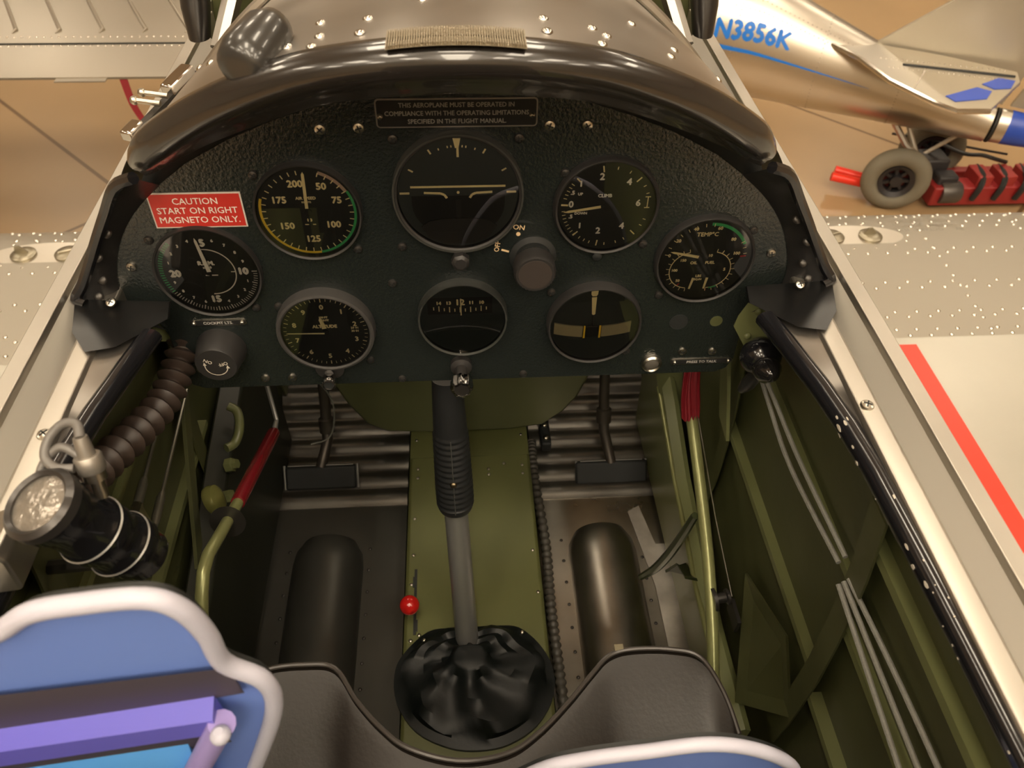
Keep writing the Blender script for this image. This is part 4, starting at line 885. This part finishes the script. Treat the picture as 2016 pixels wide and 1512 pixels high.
# ================================================================== FOREGROUND BOARDS
def board(name, label, out, y, th, zb, legs=()):
    t = thing(name, label, 'display board', (sum(p[0] for p in out) / len(out), y, zb))
    P = catmull([(a, 0, b) for a, b in out], 5)
    P = [V3((p.x, y, p.z)) for p in P]
    body = P + [V3((P[-1].x, y, zb)), V3((P[0].x, y, zb))]
    m = MB(); m.plate(body, (0, .002, 0)); m.build('panel', SIGNB, t)
    m = MB(); m.plate([p + V3((0, .0022, 0)) for p in body], (0, .004, 0)); m.build('added_backing', MATTE, t, label='added black back, blocks blue reflections')  # black back added so the gauge glass does not mirror the blue
    m = MB(); m.tube([p + V3((0, -.001, 0)) for p in P] + [V3((P[-1].x, y, zb)) ], .0044, 14); m.build('rim', RIM, t, label='white padded rim')
    for x in legs:
        m = MB(); m.tube([(x, y + .003, zb + .01), (x, y + .003, -.7)], .005, 10); m.build('leg', MATTE, t)
    return t
ZB = -.655
out = [(-.272, -.40), (-.256, -.345), (-.225, -.312), (-.189, -.291), (-.171, -.277), (-.151, -.272), (-.126, -.270), (-.115, -.280), (-.111, -.302), (-.111, -.330), (-.098, -.352), (-.102, -.391), (-.130, -.474), (-.142, -.505)]
t = board('blue_board', 'large blurred blue board with a white rim at the lower left', out, .15, .005, -.508, legs=(-.20, -.16))
# raised bands on the board
def band(nm, mt, x0, z0a, z1a, x1, z0b, z1b, d, lab=None):
    m = MB(); m.loft([[V3((x0, .1465, z0a)), V3((x0, .1465 - d, lerp(z0a, z1a, .2))), V3((x0, .1465 - d, lerp(z0a, z1a, .8))), V3((x0, .1465, z1a))], [V3((x1, .1465, z0b)), V3((x1, .1465 - d, lerp(z0b, z1b, .2))), V3((x1, .1465 - d, lerp(z0b, z1b, .8))), V3((x1, .1465, z1b))]]); return m.build(nm, mt, t, label=lab)
band('dark_band', SIGND, -.268, -.354, -.404, -.108, -.330, -.358, .001, 'dark band')
band('purple_bar', SIGNP, -.268, -.390, -.420, -.122, -.358, -.385, .010, 'purple-blue bar')
band('blue_bar', SIGNC, -.268, -.440, -.50, -.150, -.412, -.50, .004, 'light blue field')
m = MB(); m.tube([(-.119, .137, -.368), (-.152, .137, -.440), (-.160, .137, -.475)], .0065, 12); m.build('purple_leg', mat('leg_lilac', (0.3444, 0.2788, 0.615), .4), t, label='lilac upright')
for p in ((-.119, .132, -.369), (-.145, .132, -.425)): m = MB(); m.ball(p, .0048, 14); m.build('stud', RIM, t)
m = MB(); m.grid(lambda a, b: V3((lerp(-.268, -.128, a), .1455, lerp(-.425, -.462, b) + a * .045)), 2, 2); m.build('dark_gap', SIGND, t)
out2 = [(-.005, -.62), (.004, -.56), (.036, -.508), (.063, -.492), (.10, -.484), (.139, -.478), (.176, -.498), (.207, -.537), (.225, -.60)]
board('blue_board', 'smaller blue board with a white rim at the bottom centre right', out2, .15, .005, ZB)

# ================================================================== OWN WINGS
ZW = -1.33
def wingz(y):
    return interp(y, [.2, 1.36, 1.7, 1.85, 1.94, 1.98, 2.0], [-1.335, ZW, ZW - .002, ZW - .008, ZW - .022, ZW - .040, ZW - .085])
RPAT = []
rnd = random.Random(7)
for q, sd in ((1, 'right'), (-1, 'left')):
    wg = thing('wing', f'silver low wing of the aircraft on the {sd} side, riveted ahead of its spar', 'wing', (q * 1.8, 1.2, -1.45))
    YW = [1.36, 1.5, 1.7, 1.78, 1.85, 1.90, 1.94, 1.965, 1.98, 1.993, 2.0]
    m = MB(); m.loft([[V3((q * .37, y, wingz(y))) for y in YW] + [V3((q * .37, 1.95, -1.47)), V3((q * .37, 1.36, -1.50))], [V3((q * 4.2, y, wingz(y))) for y in YW] + [V3((q * 4.2, 1.95, -1.47)), V3((q * 4.2, 1.36, -1.50))]]); m.build('nose_skin', WINGM, wg)
    m = MB(); m.loft([[V3((x, y, z)) for y, z in ((1.372, -1.3275), (.2, -1.334), (-.2, -1.36), (-.2, -1.38), (1.372, -1.5))] for x in (q * .37, q * 4.2)]); m.build('fabric_panel', FABRIC, wg, label='pale fabric covered rear area')
    if q > 0:
        m = MB(); m.plate([(1.098, 1.345, -1.3273), (1.150, 1.345, -1.3273), (1.150, .2, -1.3337), (1.098, .2, -1.3337)], (0, 0, .002)); m.build('red_stripe', RED, wg, label='red walkway stripe')
    rv = MB()
    rows_ = [(1.965, .06, 0), (1.945, .06, .03), (1.905, .055, 0), (1.875, .055, .028), (1.755, .06, .0), (1.735, .06, .03), (1.60, .065, 0), (1.575, .065, .03), (1.475, .06, 0), (1.455, .06, .03), (1.405, .055, 0), (1.382, .055, .028)]
    for y, dx_, off in rows_:
        x = .85 + off
        while x < 3.4:
            if not (1.0 < x < 1.33 and 1.74 < y < 1.90): rv.dome((q * (x + rnd.uniform(-.001, .001)), y, wingz(y)), V3((0, 0, 1)), .0062, .0040, 8)
            x += dx_
    for x0 in (1.38, 1.70, 1.98, 2.4):
        for yy in [1.40 + .045 * k for k in range(13)]: rv.dome((q * (x0 + .02 * (yy - 1.4)), yy, wingz(yy)), V3((0, 0, 1)), .0062, .0040, 8)
    for a in range(14): rv.dome((q * (1.185 + .155 * math.cos(2 * pi * a / 14)), 1.825 + .062 * math.sin(2 * pi * a / 14), wingz(1.82)), V3((0, 0, 1)), .005, .003, 8)
    rv.build('rivets', RIVET, wg, kind='stuff')
    # oval plate + caps
    m = MB(); m.plate([V3((q * 1.16 + .165 * math.cos(a), 1.825 + .055 * math.sin(a), ZW - .0075)) for a in [2 * pi * k / 40 for k in range(40)]], (0, 0, .002)); m.build('cap_plate', ALU, wg)
    for cx, lab in ((1.222 if q > 0 else -1.235, None), (1.105 if q > 0 else -1.115, None)):
        m = MB(); m.lathe((cx, 1.822, -1.340), V3((0, 0, 1)), [(.034, 0), (.034, .010), (.030, .013), (.012, .014)], 30)
        fc = m.build('filler_cap', mat('cap_metal', (0.3444, 0.3116, 0.2378), .35, .9), wg)
        if abs(cx) > 1.2: m = MB(); m.plate([(cx - .022, 1.822, -1.326), (cx + .016, 1.822, -1.326), (cx - .002, 1.822, -1.304), (cx - .014, 1.822, -1.306)], (0, .004, 0)); m.build('cap_lever', mat('cap_metal', (0.3444, 0.3116, 0.2378), .35, .9), fc)
        else: m = MB(); m.tube([(cx - .02, 1.815, -1.325), (cx + .02, 1.83, -1.325)], .004, 8); m.build('cap_lever', mat('cap_metal', (0.3444, 0.3116, 0.2378), .35, .9), fc)
    if q > 0:
        m = MB(); fr = (V3((1.42, 1.885, ZW - .008)), V3((-1, 0, 0)), V3((0, -1, 0)), V3((0, 0, 1)))
        text(m, 'BY      OCTANE   FUEL\nNORMAL   CAPACITY\n18 IMP.   GALLONS', .022, fr, (0, 0), depth=.0008, spacing=1.3); m.build('stencil', mat('stencil_grey', (0.246, 0.2296, 0.1968), .5), wg, label='faint grey stencilled lettering')

# ================================================================== NEIGHBOURING WING (left)
nw = thing('neighbour_wing', 'polished wing of another aircraft with diagonal beads, upper left', 'wing', (-2.5, 3.2, -1.4))
m = MB(); m.loft([[V3((x, 2.655, -1.205)), V3((x, 2.78, -1.190)), V3((x, 2.93, -1.178)), V3((x, 3.3, -1.15)), V3((x, 3.9, -1.13)), V3((x, 3.9, -1.32)), V3((x, 2.655, -1.213))] for x in (-.86, -2, -4, -5.5)]); m.build('skin', mat('neighbour_skin', (.40, .365, .305), .34, .8, rvar=.08, vscale=2, bump=.15, bscale=3), nw)
for k in range(26):
    x0 = -1.0 - .155 * k
    m = MB(); m.tube([(x0 + .0, 2.955, -1.176), (x0 + .01, 2.975, -1.172), (x0 - .18, 3.35, -1.143), (x0 - .33, 3.70, -1.133)], [.002, .007, .007, .006], 8); m.build('stiffening_bead', mat('neighbour_skin', (.40, .365, .305), .34, .8), nw)
rv = MB()
for k in range(170): rv.dome((-.95 - .026 * k, 2.862, -1.184), V3((0, -.1, 1)), .004, .002, 8)
for k in range(170): rv.dome((-.95 - .026 * k, 2.925, -1.178), V3((0, -.1, 1)), .004, .002, 8)
rv.build('rivets', RIVET, nw, kind='stuff')
m = MB(); m.box((-2.6, 2.875, -1.1805), (3.5, .006, .003)); m.build('hinge_line', MATTE, nw)
m = MB(); m.box((-1.29, 2.645, -1.210), (.17, .03, .004)); m.build('trim_tab', mat('neighbour_skin', (.40, .365, .305), .34, .8), nw)
m = MB(); rb = [(-1.150, 2.655, -1.215), (-1.142, 2.64, -1.30), (-1.118, 2.63, -1.38), (-1.115, 2.62, -1.46), (-1.125, 2.62, -1.50)]
P = catmull(rb, 5); m.loft([[p + V3((-.016 * (1 - .6 * i / len(P)), 0, 0)), p + V3((.010, .002, 0)), p + V3((.010, .005, 0)), p + V3((-.016 * (1 - .6 * i / len(P)), .003, 0))] for i, p in enumerate(P)])
m.build('red_ribbon', REDC, label='thin dark red ribbon hanging from the trailing edge of the left neighbouring wing', cat='ribbon')

# ================================================================== NEIGHBOURING AIRCRAFT (right)
T = V3((2.47, 3.21, 0)); D = V3((-.88989531, .45616482, 0)); Nn = V3((-.45616482, -.88989531, 0))
def rad(s): return interp(s, [-.12, 0, .25, .5, 1.1, 2.6, 4.2], [.075, .085, .125, .165, .27, .36, .42])
def sf(s, ph, off=0):
    r = rad(s) + off; r0 = rad(s); c = T + D * s + Nn * (r * .8 * math.cos(ph)); return V3((c.x, c.y, -1.8 + r0 + r * math.sin(ph)))
ac = thing('silver_aircraft', 'polished silver aircraft with blue registration N3856K beyond the right wing', 'aircraft', (2.2, 3.3, -1.8))
m = MB(); m.loft([[sf(s, 2 * pi * k / 40) for k in range(40)] for s in [-.02, 0, .12, .25, .4, .5, .8, 1.1, 1.5, 2, 2.6, 3.4, 4.2]]); m.build('fuselage', ALU, ac)
def swarp(s0, ph0, h=.0015):
    def w_(a, b):
        s = s0 - a; r = rad(s); return sf(s, ph0 + b / r + a * .25, h)
    return w_
m = MB()
text(m, 'N3856K', .112, (V3(), V3(), V3(), V3()), (0, 0), align='LEFT', bold=.0050, warp=lambda a, b: sf(1.300 - a * .92, .31 + b / .27 + a * .36, .0055)); m.build('registration', BLUEP, ac, label='blue registration lettering N3856K')
m = MB()
m.loft([[sf(s, lerp(.02, .13, k / 20) + w_, .002), sf(s, lerp(.02, .13, k / 20) - w_, .002), sf(s, lerp(.02, .13, k / 20) - w_, .0005), sf(s, lerp(.02, .13, k / 20) + w_, .0005)] for k, s, w_ in [(k, lerp(1.6, .55, k / 20), lerp(.05, .003, k / 20)) for k in range(21)]]); m.build('cheat_line', BLUEP, ac, label='tapering blue stripe')
rv = MB()
for ph in (.75, .95):
    for k in range(60): rv.dome(sf(.35 + .022 * k, ph, 0), sf(.35 + .022 * k, ph, .1) - sf(.35 + .022 * k, ph, 0), .0035, .002, 6)
for s in (.42, .8, 1.2):
    for k in range(30): rv.dome(sf(s, -1.2 + .1 * k, 0), sf(s, -1.2 + .1 * k, .1) - sf(s, -1.2 + .1 * k, 0), .0035, .002, 6)
rv.build('rivets', mat('rivet_dull', (0.41, 0.369, 0.3116), .3, 1), ac, kind='stuff')
# tail cone with blue
m = MB(); m.loft([[sf(s, 2 * pi * k / 40, -.001) for k in range(40)] for s in (-.03, -.04)]); m.build('tail_gap', MATTE, ac)
def tc(s, k, off=0): c = T - D * s; r = interp(s, [0, .6], [.083, .05]) + off; return V3((c.x, c.y, -1.8 + .085)) + Nn * (r * .8 * math.cos(k)) + V3((0, 0, r * math.sin(k)))
m = MB(); m.loft([[tc(s, 2 * pi * k / 32) for k in range(32)] for s in (.045, .3, .7)]); m.build('tail_cone', ALU, ac)
m = MB(); m.loft([[tc(s, 2 * pi * k / 32, .0015) for k in range(32)] for s in (.09, .3, .55)]); m.build('tail_band', BLUED, ac, label='dark blue painted tail band')
# stabiliser (near side), slab at z=-1.6
zs = -1.46
stab = [(1.724, 3.474), (1.77, 3.39), (1.806, 3.31), (1.853, 3.082), (1.96, 2.873), (2.016, 2.807), (2.154, 2.803), (2.42, 3.05), (2.46, 3.15), (2.20, 3.33), (1.90, 3.48)]
m = MB(); m.plate([V3((x, y, zs)) for x, y in stab], (0, 0, .016)); m.build('tailplane', ALU, ac, bevel=.004)
m = MB(); m.tube([(1.972, 3.23, zs + .018), (2.42, 3.10, zs + .018)], .006, 8); m.build('hinge_line', MATTE, ac)
m = MB(); m.tube([V3((x, y, zs + .012)) for x, y in stab[:7]], .012, 8); m.build('leading_edge', RIVET, ac)
rv = MB()
for k in range(24): rv.dome((1.90 + .022 * k, 3.30 - .006 * k, zs + .016), V3((0, 0, 1)), .004, .003, 6); rv.dome((1.90 + .020 * k, 3.21 - .006 * k, zs + .016), V3((0, 0, 1)), .004, .003, 6); rv.dome((1.92 + .006 * k, 3.0 + .008 * k, zs + .016), V3((0, 0, 1)), .004, .003, 6)
rv.build('tailplane_rivets', RIVET, ac, kind='stuff')
for nm, pl in (('blue_tip_panel', [(2.026, 2.93), (2.20, 3.005), (2.246, 2.966), (2.19, 2.90), (2.045, 2.88)]), ('blue_inner_panel', [(2.237, 3.034), (2.342, 3.09), (2.40, 3.06), (2.342, 2.99), (2.266, 2.986)])):
    m = MB(); m.plate([V3((x, y, zs + .0165)) for x, y in pl], (0, 0, .002)); m.build(nm, BLUED, ac, label='royal blue painted patch')
# fin
def fin(y): pass
fa = V3((1.95, 3.50, -1.45)); 
m = MB(); m.plate([V3((1.93, 3.487, -1.47)), V3((2.50, 3.195, -1.62)), V3((2.62, 3.133, -1.0)), V3((2.38, 3.257, -1.0))], (.012, .02, 0)); m.build('fin', ALUP, ac, bevel=.003)
m = MB(); m.plate([V3((2.53, 3.18, -1.62)), V3((2.90, 2.99, -1.62)), V3((2.95, 2.965, -1.0)), V3((2.65, 3.118, -1.0))], (.012, .02, 0)); m.build('rudder', ALUP, ac, bevel=.003)
m = MB(); m.plate([V3((2.58, 3.154, -1.60)), V3((2.88, 3.0, -1.60)), V3((2.89, 2.996, -1.46)), V3((2.60, 3.144, -1.46))], (-.004, -.008, 0)); m.build('rudder_patch', BLUED, ac, label='blue patch on the rudder')
# tail strut
m = MB(); m.tube([(2.13, 3.38, -1.79), (2.20, 3.32, -1.88), (2.27, 3.28, -1.93)], .016, 8); m.tube([(2.20, 3.36, -1.80), (2.26, 3.29, -1.92)], .012, 8); m.tube([(2.42, 3.26, -1.79), (2.27, 3.28, -1.93)], .010, 8); m.build('tail_leg', ALUR, ac)

# tow dolly
td = thing('tow_dolly', 'tow dolly under the silver tail with grey tyres and red frame', 'tow dolly', (2.5, 3.3, FLOOR))
def wheel(c, r, w_, axd):
    ax_ = V3(axd).normalized()
    c = V3(c)
    m = MB(); pr = []
    for k in range(14): a = 2 * pi * k / 14; pr.append((r - .042 + .042 * math.cos(a), w_ / 2 * math.sin(a)))
    m.ringlathe(c, ax_, pr, 48); wl = m.build('wheel', TYRE, td, label='wheel with grey tyre')
    m = MB(); m.ringlathe(c, ax_, [(r - .098, .02), (r - .076, .032), (r - .076, -.032), (r - .098, -.02)], 40); m.lathe(c - ax_ * .03, ax_, [(.028, 0), (.028, .06)], 16)
    u1, v1, _ = basis(ax_)
    for k in range(7):
        a = 2 * pi * k / 7; d_ = u1 * math.cos(a) + v1 * math.sin(a); m.box(c + d_ * (r * .34), (r * .56, .014, .02), (d_, ax_.cross(d_), ax_))
    m.build('rim', mat('wheel_hub', (0.0369, 0.03444, 0.0369), .4, .4), wl)
    m = MB(); m.lathe(c - ax_ * .026, ax_, [(r - .09, 0), (r - .09, .004)], 30); m.build('disc', mat('hub_red', (0.1312, 0.0164, 0.0123), .5), wl)
wheel((2.105, 3.136, FLOOR + .158), .158, .080, (-.30, -.95, 0))
wheel((2.41, 3.41, FLOOR + .158), .158, .080, (-.30, -.95, 0))
m = MB(); m.tube([(1.86, 3.28, -2.03), (2.05, 3.22, -2.045)], .022, 10); m.tube([(1.90, 3.34, -2.03), (2.08, 3.26, -2.045)], .022, 10); m.build('tow_bar', RED, td, label='bright red bars')
m = MB(); m.box((2.61, 3.14, -2.04), (.62, .10, .10)); m.box((2.50, 3.34, -2.06), (.7, .05, .05)); m.build('chassis', mat('dolly_red', (0.246, 0.0164, 0.0164), .45), td, bevel=.008)
m = MB(); m.box((2.33, 3.26, -1.955), (.13, .12, .10)); m.box((2.37, 3.16, -2.02), (.10, .08, .14)); m.build('battery_box', mat('box_black', (0.0246, 0.02296, 0.0246), .5), td, bevel=.01)
m = MB(); m.lathe((2.34, 3.12, -2.03), V3((1, 0, 0)), [(.05, 0), (.055, .01), (.055, .09), (.05, .1)], 20); m.build('motor', mat('motor_grey', (0.0984, 0.0902, 0.082), .4, .6), td)
for k in range(4):
    m = MB(); x = 2.50 + .11 * k; m.tube(catmull([(x, 3.08, -2.05), (x + .01, 3.075, -1.98), (x + .03, 3.12, -1.945), (x + .05, 3.22, -1.95)], 4), .014, 6); m.build('strap', MATTE, td)
m = MB()
for k in range(3): x = 2.54 + .12 * k; m.box((x, 3.16, -1.975), (.075, .12, .075))
m.build('red_blocks', mat('dolly_red2', (0.2788, 0.0246, 0.0205), .5), td, bevel=.006)
m = MB(); m.tube(catmull([(2.40, 3.36, -1.90), (2.50, 3.28, -1.915), (2.55, 3.22, -1.89), (2.61, 3.20, -1.90), (2.69, 3.22, -1.93)], 5), .010, 8); m.tube([(2.2, 3.46, -1.90), (2.75, 3.31, -1.94)], .006, 6); m.build('hose', BLACK, td)

# latch on the left rail
t = thing('canopy_latch', 'small silver latch and hinge pins on the left canopy rail', 'latch', (-.30, .73, -.38))
A = V3((-.296, .656, -.354)); B = V3((-.262, .765, -.344))
m = MB(); dd = (B - A).normalized(); e1 = dd.cross(V3((0, 0, 1))).normalized(); m.box((A + B) / 2, ((B - A).length, .007, .006), (dd, e1, e1.cross(dd))); m.build('slide_bar', DSCREW, t)
m = MB(); m.box(A.lerp(B, .80) + V3((-.002, 0, .006)), (.042, .014, .010), (dd, e1, e1.cross(dd))); m.build('end_block', CHROME, t, bevel=.002)
m = MB(); m.box(A.lerp(B, .08) + V3((-.003, 0, .002)), (.022, .012, .010), (dd, e1, e1.cross(dd))); m.build('end_block', CHROME, t, bevel=.002)
for s_ in (.38, .50):
    p = A.lerp(B, s_); m = MB(); m.tube([p + V3((.006, 0, .008)), p + V3((-.017, .003, .010))], .0026, 10); m.ball(p + V3((-.018, .003, .010)), .0042, 12); m.build('hinge_pin', SCREW, t)

for o in bpy.data.objects:
    if '_o' in o: del o['_o']
